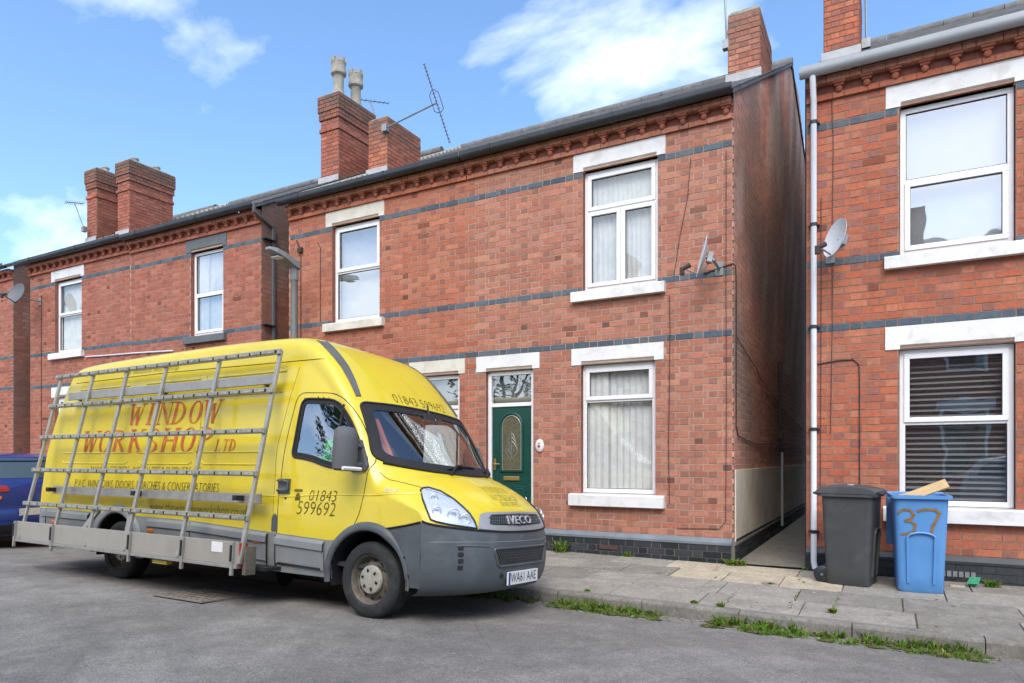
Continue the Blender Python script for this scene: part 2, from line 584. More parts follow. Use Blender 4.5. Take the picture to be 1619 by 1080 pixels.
def window(h, x0, x1, z0, z1, layout, glass='glass', curtain='net', yf=.075):
    """white frame with its lights; layout: list of (u0, u1, v0, v1, opening sash)"""
    mb = MB()
    W = .058
    ring(mb, x0, x1, z0, z1, W, yf, yf + .07)
    lights = []
    ix0, ix1, iz0, iz1 = x0 + W, x1 - W, z0 + W, z1 - W
    us = sorted({l[0] for l in layout} | {l[1] for l in layout})
    for (u0, u1, v0, v1, sash) in layout:
        a0, a1 = ix0 + (ix1 - ix0) * u0, ix0 + (ix1 - ix0) * u1
        b0, b1 = iz0 + (iz1 - iz0) * v0, iz0 + (iz1 - iz0) * v1
        if u0 > 0: a0 += .018
        if u1 < 1: a1 -= .018
        if v0 > 0: b0 += .022
        if v1 < 1: b1 -= .022
        lights.append((a0, a1, b0, b1, sash))
    vsplit = sorted({l[2] for l in layout if l[2] > 0})
    for v in vsplit:
        zt = iz0 + (iz1 - iz0) * v
        mb.box(ix0, ix1, yf + .006, yf + .064, zt - .022, zt + .022)
    for (u0, u1, v0, v1, sash) in layout:
        if u0 > 0:
            a = ix0 + (ix1 - ix0) * u0
            zt = iz0 + (iz1 - iz0) * v1 - (.022 if v1 < 1 else 0)
            mb.box(a - .018, a + .018, yf + .006, yf + .064, iz0, zt)
    wnd = mb.build('window', M['upvc'], h, bevel=.004)
    for (a0, a1, b0, b1, sash) in lights:
        if sash:
            sb = MB(); ring(sb, a0 - .012, a1 + .012, b0 - .012, b1 + .012, .055, yf - .014, yf + .03)
            sb.build('sash', M['upvc'], wnd, bevel=.004)
            g = .040
        else: g = 0.0
        gb = MB(); ring(gb, a0 + g, a1 - g, b0 + g, b1 - g, .007, yf + .012, yf + .03)
        gb.build('gasket', M['gasket'], wnd, fix=False)
        pb = MB(); pb.add([(a0 + g + .003, yf + .024, b0 + g + .003), (a1 - g - .003, yf + .024, b0 + g + .003), (a1 - g - .003, yf + .024, b1 - g - .003), (a0 + g + .003, yf + .024, b1 - g - .003)], [(0, 1, 2, 3)])
        pb.build('pane', M[glass], wnd, fix=False)
    if curtain == 'net':
        net_curtain(ix0 - .03, ix1 + .03, iz0 - .02, iz1 + .02, yf + .10, parent=wnd)
    elif curtain == 'drape':
        net_curtain(ix0 - .03, ix1 + .03, iz0 - .02, iz1 + .02, yf + .10, .012, .10, parent=wnd)
        net_curtain(ix0 - .03, ix0 + .30, iz0 - .02, iz1 + .02, yf + .075, .010, .09, parent=wnd)
    elif curtain == 'sheet':
        pb = MB(); pb.box(ix0 - .03, ix1 + .03, yf + .14, yf + .145, iz0 - .02, iz1 + .02)
        pb.build('roller_blind', M['roller'], wnd)
    elif curtain == 'slats':
        z = iz0 + .02
        base = None
        while z < iz1 - .02:
            if base is None:
                sm = MB().add([(ix0, -.02, -.012), (ix1, -.02, -.012), (ix1, .02, .014), (ix0, .02, .014)], [(0, 1, 2, 3)])
                sm.add([(ix0, -.021, -.014), (ix1, -.021, -.014), (ix1, .019, .012), (ix0, .019, .012)], [(3, 2, 1, 0)])
                base = sm.mesh('slat', M['blind'], Vector((off(h).x, 0, 0)))
            s_ = link('slat', base, wnd)
            s_.location = (0, yf + .10 - off(h).y, z - off(h).z)
            z += .062
    dz_ = .22 if curtain == 'slats' else 1.3  # slats get a close grey backing, added so the gaps don't go black
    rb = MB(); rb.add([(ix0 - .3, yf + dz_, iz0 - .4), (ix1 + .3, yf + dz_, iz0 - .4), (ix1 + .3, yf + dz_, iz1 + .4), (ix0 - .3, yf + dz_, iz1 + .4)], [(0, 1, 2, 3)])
    rb.build('room_backing', M['obscure'] if curtain == 'slats' else M['dark_room'], wnd)
    return wnd


def lintel(h, xa, xb, x0, x1, zb, zt, mat):
    mb = MB()
    c = .05
    mb.box(xa, xb, -.014, .13, zb + c, zt)
    mb.box(xa, x0 + .012, -.014, .13, zb, zb + c)
    mb.box(x1 - .012, xb, -.014, .13, zb, zb + c)
    a, b = x0 + .012, x1 - .012
    vs = [(x, y, z) for x in (a, b) for y, z in ((-.014, zb + c), (.04, zb + .004), (.13, zb + .004), (.13, zb + c))]
    mb.add(vs, [(0, 1, 5, 4), (1, 2, 6, 5)])
    return mb.build('lintel', mat, h, bevel=0)


def sill(h, xa, xb, z0, z1, mat, proj=.085):
    mb = MB()
    mb.prism([(-proj, z0), (-proj, z1 - .018), (-proj + .02, z1 - .004), (.08, z1 + .006), (.12, z1 + .006), (.12, z0)], 'x', xa, xb)
    return mb.build('window_sill', mat, h, bevel=.006)


LAY = {
    'triple': [(0, 1, .68, 1, True), (0, .5, 0, .68, True), (.5, 1, 0, .68, True)],
    'vent': [(0, 1, .735, 1, True), (0, 1, 0, .735, False)],
    'half': [(0, 1, .52, 1, True), (0, 1, 0, .52, False)],
    'half_low': [(0, 1, .50, 1, False), (0, 1, 0, .50, True)],
    'half_high': [(0, 1, .53, 1, True), (0, 1, 0, .53, False)],
}
ROOF0, ROOFM, RIDGE_Y = 5.97, .56, 5.8
BRACKET = None


def roofz(y): return ROOF0 + ROOFM * y


def green_door(h, x0, x1, z0, z1):
    fr = MB()
    W = .058
    zt = z1 - .50
    ring(fr, x0, x1, z0, z1, W, .06, .13)
    fr.box(x0 + W, x1 - W, .066, .124, zt - .028, zt + .028)
    f = fr.build('door_frame', M['upvc'], h, bevel=.004)
    pb = MB(); pb.add([(x0 + W, .092, zt + .028), (x1 - W, .092, zt + .028), (x1 - W, .092, z1 - W), (x0 + W, .092, z1 - W)], [(0, 1, 2, 3)]); pb.build('fanlight_pane', M['glass_low'], f)
    cb = MB(); cb.box(x0 + W, x1 - W, .16, .165, zt, z1); cb.build('fanlight_backing', M['obscure'], f)
    a, b = x0 + W + .006, x1 - W - .006
    d = MB(); d.box(a, b, .085, .125, z0 + .03, zt - .034)
    door = d.build('front_door', M['door_green'], h)
    cx_, hw = (a + b) / 2, .185
    za, zb_ = z0 + 1.02, zt - .034 - .28
    arch = [(cx_ + hw * math.cos(t), zb_ + hw * 1.0 * math.sin(t)) for t in [math.pi * k / 20 for k in range(21)]]
    outl = arch + [(cx_ - hw, za), (cx_ + hw, za)]
    g = MB(); g.prism(outl, 'y', .079, .086); g.build('arched_pane', M['stain_glass'], door)
    t = MB(); t.tube([(u, .081, v) for u, v in outl], .018, 8, closed=True); t.build('arch_moulding', M['door_green'], door, smooth=True)
    t = MB(); t.tube([(cx_ + (u - cx_) * .86, .077, (za + zb_) / 2 + (v - (za + zb_) / 2) * .93) for u, v in outl], .007, 6, closed=True)
    mid = (za + zb_) / 2 + .06
    for sx in (-1, 1):
        for k in range(3):
            pts = [(cx_ + sx * (.012 + .05 * math.sin(math.pi * q / 8) * (1 + .35 * k)), .076, mid + .17 - .06 * k - (.22 + .03 * k) * q / 8) for q in range(9)]
            t.tube(pts, .004, 5)
    t.tube([(cx_, .076, mid + .2), (cx_, .076, mid - .2)], .004, 5)
    t.tube([(cx_ + .045 * math.cos(k * .5236), .076, mid - .02 + .065 * math.sin(k * .5236)) for k in range(12)], .004, 5, closed=True)
    t.build('leaded_pattern', M['came'], door)
    lb = MB(); lb.box(cx_ - .135, cx_ + .135, .066, .086, za - .135, za - .075); lb.build('letter_plate', M['brass'], door, bevel=.006)
    hb = MB(); hb.box(a + .03, a + .065, .07, .086, za + .02, za + .19); hb.tube([(a + .048, .075, za + .11), (a + .048, .035, za + .11), (a + .15, .035, za + .11)], .009)
    hb.build('door_handle', M['brass'], door)
    for sx in (-1, 1):
        pm = MB()
        u0, u1 = (a + .09, cx_ - .03) if sx < 0 else (cx_ + .03, b - .09)
        v0, v1 = z0 + .22, za - .22
        pm.box(u0, u1, .078, .086, v0, v1); pm.box(u0 + .03, u1 - .03, .070, .080, v0 + .03, v1 - .03)
        pm.build('door_panel', M['door_green'], door, bevel=.008)
    st = MB(); st.box(x0 - .04, x1 + .04, -.10, .13, z0 - .12, z0 - .004); st.build('door_step', M['grey_stone'], h, bevel=.01)


def white_door(h, x0, x1, z0, z1):
    fr = MB(); W = .058
    zt = z1 - .50
    ring(fr, x0, x1, z0, z1, W, .06, .13)
    fr.box(x0 + W, x1 - W, .066, .124, zt - .028, zt + .028)
    f = fr.build('door_frame', M['upvc'], h, bevel=.004)
    pb = MB(); pb.add([(x0 + W, .092, zt + .028), (x1 - W, .092, zt + .028), (x1 - W, .092, z1 - W), (x0 + W, .092, z1 - W)], [(0, 1, 2, 3)]); pb.build('fanlight_pane', M['glass_low'], f)
    cb = MB(); cb.box(x0 + W, x1 - W, .16, .165, zt, z1); cb.build('fanlight_backing', M['obscure'], f)
    d = MB(); d.box(x0 + W + .006, x1 - W - .006, .085, .125, z0 + .03, zt - .034)
    a, b = x0 + W + .1, x1 - W - .1
    door = d.build('front_door', M['upvc'], h)
    for v0, v1 in ((z0 + .2, z0 + .8), (z0 + 1.0, zt - .14)):
        p = MB(); p.box(a, b, .078, .086, v0, v1); p.box(a + .03, b - .03, .072, .08, v0 + .03, v1 - .03); p.build('door_panel', M['upvc'], door, bevel=.008)
    st = MB(); st.box(x0 - .04, x1 + .04, -.10, .13, z0 - .12, z0 - .004); st.build('door_step', M['grey_stone'], h, bevel=.01)


def chimney(h, br, x0, x1, y0, y1, zb, zt, pal, style='plain', pots=0, soot=0.5):
    c = MB(); c.box(x0 + .001, x1 - .001, y0 + .001, y1 - .001, zb, zt - .004)
    if style == 'corbel':
        c.box(x0 - .035, x1 + .035, y0 - .035, y1 + .035, zt - CH * 4, zt - .01)
    ch = c.build('chimney', M['mortar_old'], h)
    n = int(round((zt - zb) / CH))
    for i in range(n):
        z = zb + (i + .5) * CH
        e = 0.0
        top = n - i
        if style == 'corbel':
            if top <= 4: e = .05
            elif top == 5 or top == 6: e = .03
            elif top == 9: e = .025
        if style == 'plain' and top in (3,): e = .004
        s0 = soot * max(0, 1 - (n - i) / 9)
        def colr(hd):
            b = jit(rnd.choice(PAL[pal]['H' if hd else 'S']), .14)
            k = min(.85, s0 * rnd.uniform(.7, 1.3) + (rnd.random() < .12) * .25)
            return tuple(b[q] * (1 - k) + (.12, .10, .08)[q] * k for q in range(3))
        for a, b, hd in row(x0 - e, x1 + e, i, [], rnd.uniform(0, .01)):
            for yy in (y0 - e, y1 + e):
                br.put(ch, ((a + b) / 2, yy + (.02 if yy < y0 + .1 else -.02), z), (b - a - JT, .052, CH - JT), colr(hd))
        for a, b, hd in row(y0 - e, y1 + e, i + 1, [], 0):
            for xx in (x0 - e, x1 + e):
                br.put(ch, (xx + (.02 if xx < x0 + .1 else -.02), (a + b) / 2, z), (.052, b - a - JT, CH - JT), colr(hd))
    fl = MB(); e = .05 if style == 'corbel' else .0
    fl.box(x0 - e, x1 + e, y0 - e, y1 + e, zt - .003, zt + .03)
    fl.box(x0 + .03, x1 - .03, y0 + .03, y1 - .03, zt + .03, zt + .075)
    fl.build('chimney_cap', M['pot'], ch, bevel=.01)
    for k in range(int(pots)):
        yy = y0 + (y1 - y0) * (k + .5) / pots
        xx = (x0 + x1) / 2
        p = MB()
        if style == 'corbel' and pots == 2 and isinstance(pots, int):
            p.lathe([(.14, 0), (.15, .05), (.135, .09), (.115, .2), (.105, .42), (.12, .5), (.165, .54), (.17, .60), (.15, .64), (.155, .74), (.16, .80), (.12, .80), (.11, .3)], 12, (xx, yy, zt + .05))
            for q in range(8):
                t = q * math.pi / 4
                p.box(-.03, .03, -.02, .02, .78, .88, M=Matrix.Translation((xx, yy, zt + .05)) @ Matrix.Rotation(t, 4, 'Z') @ Matrix.Translation((0, .14, 0)))
        else:
            p.lathe([(.10, 0), (.11, .02), (.09, .05), (.085, .12), (.10, .14), (.10, .17), (.075, .17), (.07, .05)], 12, (xx, yy, zt + .05))
        p.build('chimney_pot', M['pot'], ch, smooth=35)
    ld = MB(); ld.box(x0 - .03, x1 + .03, y0 - .05, y0 - .035, roofz(y0) - .2 + off(h).z, roofz(y0) + .12 + off(h).z)
    ld.build('lead_flashing', M['lead'], ch)
    return ch


def house(label, X0, X1, zo, pal, mortar, opens, single, right=None, left=None, gutter='black_plastic', chim=(), detail=2,
          group='brick terraced houses along the pavement', vergeL=0, vergeR=0, plinth_gloss=False, toothL=0, toothR=0):
    global BRACKET
    h = thing('brick_house', label, 'house', ((X0 + X1) / 2, 0, zo), group=group)
    br = Bricks()
    top = zc_(62)
    Z = lambda z: z + zo
    # ---- front wall sheet with its openings
    holes = [(o['x0'], o['x1'], o['z0'], o['z1']) for o in opens]
    xs = sorted({X0, X1} | {v for q in holes for v in q[:2]})
    zs = sorted({-.15, 5.83} | {v for q in holes for v in q[2:]})
    mb = MB()
    for a, b in zip(xs, xs[1:]):
        for c, d in zip(zs, zs[1:]):
            mx, mz = (a + b) / 2, (c + d) / 2
            if any(q[0] < mx < q[1] and q[2] < mz < q[3] for q in holes): continue
            mb.add([(a, 0, Z(c)), (b, 0, Z(c)), (b, 0, Z(d)), (a, 0, Z(d))], [(0, 1, 2, 3)])
    fw = mb.build('front_wall', M[mortar], h, fix=False)
    for a, b, c, d in holes:
        rv = MB()
        for q in (((a, 0), (a, .16)), ((b, .16), (b, 0))):
            rv.add([(q[0][0], q[0][1], Z(c)), (q[1][0], q[1][1], Z(c)), (q[1][0], q[1][1], Z(d)), (q[0][0], q[0][1], Z(d))], [(0, 1, 2, 3)])
        rv.add([(a, 0, Z(d)), (b, 0, Z(d)), (b, .16, Z(d)), (a, .16, Z(d))], [(0, 1, 2, 3)])
        rv.add([(a, 0, Z(c)), (b, 0, Z(c)), (b, .16, Z(c)), (a, .16, Z(c))], [(0, 1, 2, 3)])
        rv.build('window_reveal', M['jamb'], h, fix=False)
    cover = [(o.get('la', o['x0']), o.get('lb', o['x1']), o['lz0'], o['lz1']) for o in opens if 'lz0' in o]
    cover += [(o['sa'], o['sb'], o['sz0'], o['sz1']) for o in opens if 'sa' in o]
    bands = {30, 39, 58}
    for i in range(0, 62):
        z = zc_(i) + CH / 2
        hs = [(q[0] - .001, q[1] + .001) for q in holes + cover if q[2] < z < q[3]]
        for a, b, hd in row(X0 - .3 * toothL, X1 + .3 * toothR, i, hs, 0 if toothL or toothR else X1 % 1):
            if (toothL and a < X0) or (toothR and a >= X1): continue
            if i in bands:
                col = jit(rnd.choice(BLUE), .1)
            else:
                col = jit(rnd.choice(PAL[pal]['H' if hd else 'S']))
                if rnd.random() < .02: col = tuple(c * .55 for c in col)
            pr = rnd.uniform(.002, .006) + (.003 if i in bands else 0)
            br.put(fw, ((a + b) / 2 + rnd.uniform(-.0015, .0015), .012 - pr, Z(z) + rnd.uniform(-.0015, .0015)), (b - a - JT - rnd.uniform(-.002, .003), .024, CH - JT - rnd.uniform(-.002, .003)), col)
    # ---- plinth
    pl = MB()
    doors = [(o['x0'] - .05, o['x1'] + .05) for o in opens if o['kind'].endswith('door')]
    segs = [(X0, X1)]
    for d0, d1 in doors:
        segs = [s_ for p, q in segs for s_ in ((p, min(q, d0)), (max(p, d1), q)) if s_[1] - s_[0] > .02]
    for a, b in segs:
        pl.box(a, b, -.045, -.002, Z(-.15), Z(ZP - CH))
        pl.prism([(-.062, Z(ZP - CH)), (-.062, Z(ZP - CH + .03)), (-.014, Z(ZP)), (.004, Z(ZP)), (.004, Z(ZP - CH))], 'x', a, b)
    plm = pl.build('plinth', M['plinth_top'] if not plinth_gloss else M['plinth_gloss'], h)
    for i in range(1, 5):
        z = ZP - CH * (i + .5)
        for p, q in segs:
            for a, b, hd in row(p, q, i, [], X1 % 1):
                br.put(plm, ((a + b) / 2, -.045, Z(z)), (b - a - (JT if not plinth_gloss else .004), .02, CH - (JT if not plinth_gloss else .005)), jit(rnd.choice(PLINTH)))
    pm = MB()
    for a, b in segs: pm.box(a, b, -.0475, -.0455, Z(-.15), Z(ZP - CH))
    if not plinth_gloss: pm.build('plinth_joints', M['mortar_dark'], plm)
    # ---- openings
    for o in opens:
        x0, x1 = o['x0'], o['x1']
        if 'lz0' in o: lintel(h, o.get('la', x0 - .12), o.get('lb', x1 + .12), x0, x1, Z(o['lz0']), Z(o['lz1']), M[o.get('lm', 'white_paint')])
        if 'sa' in o: sill(h, o['sa'], o['sb'], Z(o['sz0']), Z(o['sz1']), M[o.get('sm', 'white_paint')])
        if o['kind'] == 'win': window(h, x0 + .006, x1 - .006, Z(o['z0'] + .01), Z(o['z1'] - .012), LAY[o['lay']], o.get('glass', 'glass'), o.get('cur', 'net'), o.get('yf', .075))
        elif o['kind'] == 'green_door': green_door(h, x0 + .006, x1 - .006, Z(o['z0']), Z(o['z1'] - .012))
        else: white_door(h, x0 + .006, x1 - .006, Z(o['z0']), Z(o['z1'] - .012))
    # ---- cornice: moulded course, brackets, projecting course
    cm_ = MB(); cm_.box(X0, X1, -.012, .02, Z(top), Z(5.83)); cm_.box(X0, X1, -.085, .02, Z(5.762), Z(5.826))
    cor = cm_.build('cornice', M['jamb'], h)
    for k, (a, b, hd) in enumerate(row(X0, X1, 1, [], X1 % 1)):
        br.put(cor, ((a + b) / 2, -.02, Z(top + .033)), (b - a - .006, .05, .062), jit(PAL[pal]['S'][k % 3]))
    for a, b, hd in row(X0, X1, 0, [], X1 % 1):
        br.put(cor, ((a + b) / 2, -.055, Z(5.793)), (b - a - .008, .11, .074), jit((.42, .19, .13), .15))
    if BRACKET is None:
        bm = MB()
        bm.box(-.064, .064, -.10, .01, .074, .10); bm.box(-.048, .048, -.08, .01, .048, .074)
        bm.lathe([(.002, -.04), (.024, -.034), (.038, -.014), (.041, .004), (.032, .028), (.024, .036)], 10, (0, -.045, .016))
        bm.box(-.03, .03, -.03, .01, .0, .055)
        BRACKET = bm.mesh('bracket', M['bracket'])
        BRACKET.shade_smooth(); BRACKET.set_sharp_from_angle(angle=R_(35))
    nb = int((X1 - X0) / .262)
    for k in range(nb):
        b = link('bracket', BRACKET, cor)
        b.location = Vector((X1 - .07 - k * (X1 - X0 - .14) / (nb - 1), 0, Z(5.655))) - off(h)
    # ---- side walls
    def side(X, sgn, opt):
        ymax = opt.get('depth', 9.3)
        pts = [(0, Z(-.15)), (ymax, Z(-.15)), (ymax, Z(min(roofz(ymax), roofz(2 * RIDGE_Y - ymax) if ymax > RIDGE_Y else 99))), ]
        if ymax > RIDGE_Y: pts.append((RIDGE_Y, Z(roofz(RIDGE_Y) - .02)))
        pts.append((0, Z(roofz(0) - .02)))
        m_ = MB()
        m_.add([(X + sgn * .0150, u, v) for u, v in pts], [tuple(range(len(pts)))])
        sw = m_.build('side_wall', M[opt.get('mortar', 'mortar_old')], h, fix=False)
        if opt.get('bricks', True):
            i = -4
            while True:
                z = zc_(i) + CH / 2
                if z > roofz(RIDGE_Y): break
                u0 = max(0, (z - ROOF0 + .05) / ROOFM)
                u1 = min(ymax, 2 * RIDGE_Y - (z - ROOF0 + .05) / ROOFM * 1.0 + 1.5)
                if u1 - u0 > .1:
                    for a, b, hd in row(u0, u1, i + 1, [], .02):
                        yc = (a + b) / 2
                        if i < 0: col = jit(rnd.choice(PLINTH))
                        else:
                            base = jit(rnd.choice(PAL[pal]['H' if hd else 'S']), .18)
                            s_ = mnoise.noise((yc * .6, z * .55, X)) * 1.0 + .36 + .10 * (z - 2.2) / 2 + .05 * yc
                            s_ = max(0, min(.93, s_)) * opt.get('soot', 1)
                            col = tuple(base[q] * (1 - s_) + (.115, .10, .088)[q] * s_ for q in range(3))
                            e = mnoise.noise((yc * 1.6 - z * .35, z * .5 + 4, 9.1)) - .12 + (.22 if yc - (8.4 - z) * 1.1 > 0 and z > 3.4 else 0)
                            e = max(0, min(.5, e * 1.4)) * (z > 2.9) * opt.get('soot', 1)
                            col = tuple((col[q] * (1 - e) + (.40, .37, .33)[q] * e) * opt.get('lift', 1.0) for q in range(3))  # lift brightens the brick colours to make up for weak passage light
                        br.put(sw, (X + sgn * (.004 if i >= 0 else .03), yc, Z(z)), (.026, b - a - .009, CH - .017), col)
                i += 1
            pp = MB()
            x_ = X + sgn * .03
            pp.box(min(X, x_), max(X, x_), -.02, ymax, Z(-.15), Z(ZP - CH + .0))
            pp.prism([(X, Z(ZP - CH)), (X + sgn * .05, Z(ZP - CH)), (X + sgn * .05, Z(ZP - CH + .03)), (X, Z(ZP))], 'y', -.02, ymax)
            pp.build('side_plinth', M['mortar_dark'], h)
        return sw
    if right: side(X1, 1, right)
    if left: side(X0, -1, left)
    # ---- roof
    e0, e1 = X0 - (.06 if left else 0), X1 + (.05 if right else 0)
    rb = MB()
    ya = -.17
    rb.add([(e0, ya, Z(roofz(ya))), (e1, ya, Z(roofz(ya))), (e1, RIDGE_Y, Z(roofz(RIDGE_Y))), (e0, RIDGE_Y, Z(roofz(RIDGE_Y))),
            (e0, ya, Z(roofz(ya) - .05)), (e1, ya, Z(roofz(ya) - .05)), (e1, RIDGE_Y, Z(roofz(RIDGE_Y) - .05)), (e0, RIDGE_Y, Z(roofz(RIDGE_Y) - .05)),
            (e0, 9.8, Z(roofz(RIDGE_Y) - 1.5)), (e1, 9.8, Z(roofz(RIDGE_Y) - 1.5))],
           [(0, 1, 2, 3), (7, 6, 5, 4), (0, 4, 5, 1), (1, 5, 6, 2), (3, 7, 4, 0), (3, 2, 9, 8)])
    rf = rb.build('roof', M['slate'], h, fix=False)
    sm_ = MB()
    n = 27
    L = (RIDGE_Y - ya)
    for i in range(n):
        y0 = ya - .05 + L * i / n; y1 = y0 + L / n * 1.25
        x = e0 - (.15 if i % 2 else 0)
        while x < e1:
            a, b = max(x, e0), min(x + .3 - .006, e1)
            if b - a > .03:
                dz = rnd.uniform(0, .006)
                sm_.add([(a, y0, Z(roofz(y0) + .026 + dz)), (b, y0, Z(roofz(y0) + .026 + dz)), (b, y1, Z(roofz(y1) + .010)), (a, y1, Z(roofz(y1) + .010)),
                         (a, y0, Z(roofz(y0) + .008)), (b, y0, Z(roofz(y0) + .008))], [(0, 1, 2, 3), (4, 5, 1, 0), (1, 5, 2), (0, 3, 4)])
            x += .3
    sl_ = sm_.build('slates', M['slate'], rf, fix=False); sl_['kind'] = 'stuff'
    rt = MB()
    x = e0
    while x < e1 - .02:
        rt.tube([(x, RIDGE_Y, Z(roofz(RIDGE_Y) + .0)), (min(x + .44, e1), RIDGE_Y, Z(roofz(RIDGE_Y)))], .11, 10); x += .45
    rt.build('ridge_tiles', M['ridge'], rf, smooth=40)
    for flag, xx in ((vergeL, e0), (vergeR, e1)):
        if flag:
            vb = MB()
            for k in range(34):
                y = .2 + k * .16
                vb.add([(xx + d, yy, Z(roofz(yy) + dz)) for d in (-.03, .16) for yy, dz in ((y, .02), (y + .02, .09), (y + .15, .02))],
                       [(0, 1, 2), (5, 4, 3), (0, 3, 4, 1), (1, 4, 5, 2), (2, 5, 3, 0)])
            vb.build('verge_tiles', M['pot'], rf)
    for c in chim: chimney(h, br, *c)
    # ---- gutter
    gb = MB()
    gr = .066
    gz, gy = Z(5.875), -.20
    prof = [(gy + gr * math.cos(t), gz + gr * math.sin(t)) for t in [math.pi + math.pi * k / 12 for k in range(13)]]
    inner = [(gy + (gr - .008) * math.cos(t), gz + (gr - .008) * math.sin(t) + .004) for t in [2 * math.pi - math.pi * k / 12 for k in range(13)]]
    gb.prism(prof + [(gy + gr, gz + .045), (gy + gr - .012, gz + .045)] + inner + [(gy - gr + .008, gz + .045), (gy - gr, gz + .045)], 'x', e0 + .01, e1 - .01)
    g = gb.build('gutter', M[gutter], h, smooth=50)
    k = e0 + .5
    while k < e1 - .1:
        jb = MB()
        o_ = [(gy + (gr + .007) * math.cos(t), gz + (gr + .007) * math.sin(t)) for t in [math.pi + math.pi * q / 12 for q in range(13)]]
        jb.prism([(gy - gr - .007, gz + .05)] + o_ + [(gy + gr + .007, gz + .05), (gy + gr - .004, gz + .05)] + [(gy + (gr - .004) * math.cos(t), gz + (gr - .004) * math.sin(t)) for t in [2 * math.pi - math.pi * q / 12 for q in range(13)]] + [(gy - gr + .004, gz + .05)], 'x', k, k + .045)
        jb.build('gutter_joint', M[gutter], g, smooth=50)
        k += 1.9
    # back wall
    bw = MB(); bw.add([(X0, 9.25, Z(-.1)), (X1, 9.25, Z(-.1)), (X1, 9.25, Z(7.9)), (X0, 9.25, Z(7.9))], [(0, 1, 2, 3)])
    bw.build('back_wall', M['mortar_old'], h, fix=False)
    br.build(h, single)
    return h


M['plinth_top'] = pmat('plinth_top', (.17, .20, .225), .6, 0, .2, 5, .2, 60, .35)
M['plinth_gloss'] = pmat('plinth_gloss', (.028, .034, .042), .4, 0, .2, 5, .15, 60, .5, dirt=(.10, .10, .10), damt=.4, ds=4)
M['bracket'] = pmat('bracket', (.38, .13, .08), .85, 0, .25, 9, .25, 60, .25, dirt=(.09, .055, .045), damt=.5, ds=5)

UP0, UP1 = zc_(39), zc_(59)     # upper window opening
LT = zc_(62) - .004


def upwin(x0, x1, lay, **k):
    d = dict(kind='win', x0=x0, x1=x1, z0=3.655, z1=UP1 + .008, lay=lay, la=x0 - .135, lb=x1 + .105, lz0=UP1 + .004, lz1=LT,
             sa=x0 - .15, sb=x1 + .11, sz0=3.50, sz1=3.645)
    d.update(k); return d


def lowwin(x0, x1, lay, **k):
    d = dict(kind='win', x0=x0, x1=x1, z0=.825, z1=2.628, lay=lay, la=x0 - .135, lb=x1 + .115, lz0=2.622, lz1=zc_(30) - .004,
             sa=x0 - .155, sb=x1 + .135, sz0=.657, sz1=.822)
    d.update(k); return d


def door(kind, x0, x1, **k):
    d = dict(kind=kind, x0=x0, x1=x1, z0=.10, z1=2.628, la=x0 - .16, lb=x1 + .105, lz0=2.622, lz1=zc_(30) - .004)
    d.update(k); return d


XB = -3.94
hR = house('red brick end house with green front door and net curtained windows', XB, 0, 0, 'mixed', 'mortar_pale',
           [upwin(-2.035, -.958, 'triple'), lowwin(-2.064, -.993, 'vent', cur='drape', glass='glass_clear'), door('green_door', -3.616, -2.81)],
           300, toothL=1, right=dict(mortar='mortar_side_lifted', soot=.8, lift=1.75), chim=[(-.47, .0, 2.1, 3.3, 6.9, 8.2, 'mixed', 'plain', 0, .6)])
hL = house('red brick house with white front door half hidden behind the yellow van', -7.75, XB, 0, 'orange', 'mortar_warm',
           [upwin(-6.718, -5.668, 'half', lm='old_stone', sm='old_stone', cur='sheet', glass='glass_sky'), lowwin(-6.718, -5.668, 'vent'), door('white_door', -4.89, -4.09, lm='old_stone')],
           300, toothR=1, left=dict(mortar='mortar_old', soot=.6), chim=[(-7.67, -7.18, 2.06, 3.18, 6.9, 8.22, 'orange', 'plain', 0, .7)], vergeL=1)
hC = house('red brick house with white downpipe behind the two wheeled bins', .858, 5.0, -.05, 'vivid', 'mortar_thin',
           [upwin(1.826, 2.892, 'half_low', glass='glass_sky', cur='sheet', lb=3.03, sb=3.04), lowwin(1.82, 2.892, 'half_high', cur='slats', glass='glass_low', z1=2.60, lz0=2.592, lb=3.03),
            door('white_door', 3.75, 4.6)],
           300, left=dict(bricks=False), gutter='grey_plastic', chim=[(.87, 1.34, 2.4, 3.6, 6.9, 8.6, 'vivid', 'plain', 0, .2)], plinth_gloss=True)
hA2 = house('brick house with dark grey lintel and sill beside the narrow side passage', -12.45, -8.47, .09, 'red', 'mortar_warm',
            [upwin(-10.48, -9.52, 'half_low', lm='grey_stone', sm='grey_stone', cur='drape', glass='glass_sky'), lowwin(-10.48, -9.52, 'vent'), door('white_door', -12.1, -11.3)],
            120, right=dict(mortar='mortar_dark', soot=.8), chim=[(-9.0, -8.49, 2.06, 3.15, 6.95, 9.06, 'red', 'corbel', 2, 1.0)])
hA1 = house('brick house with bright white lintel on an upper window, behind the blue car', -16.46, -12.45, .12, 'red', 'mortar_warm',
            [upwin(-15.38, -14.29, 'half', cur='net'), lowwin(-15.38, -14.29, 'vent'), door('white_door', -13.6, -12.8)],
            0, left=dict(bricks=False), chim=[(-16.32, -15.8, 2.06, 3.3, 6.95, 9.17, 'red', 'corbel', 2.0, 1.0)], vergeL=1)
hD = house('far brick house with a dark dish, cut by the left edge of the picture', -21.5, -17.25, .16, 'red', 'mortar_warm',
           [upwin(-19.9, -18.9, 'half'), lowwin(-19.9, -18.9, 'vent')],
           0, right=dict(mortar='mortar_dark', soot=.9), chim=[(-17.75, -17.28, 2.06, 2.8, 6.95, 9.25, 'red', 'corbel', 1, 1.0)])
# ---------------------------------------------------------------- ground, road, kerb, pavement
def kerbY(x): return -2.5 - .035 * x


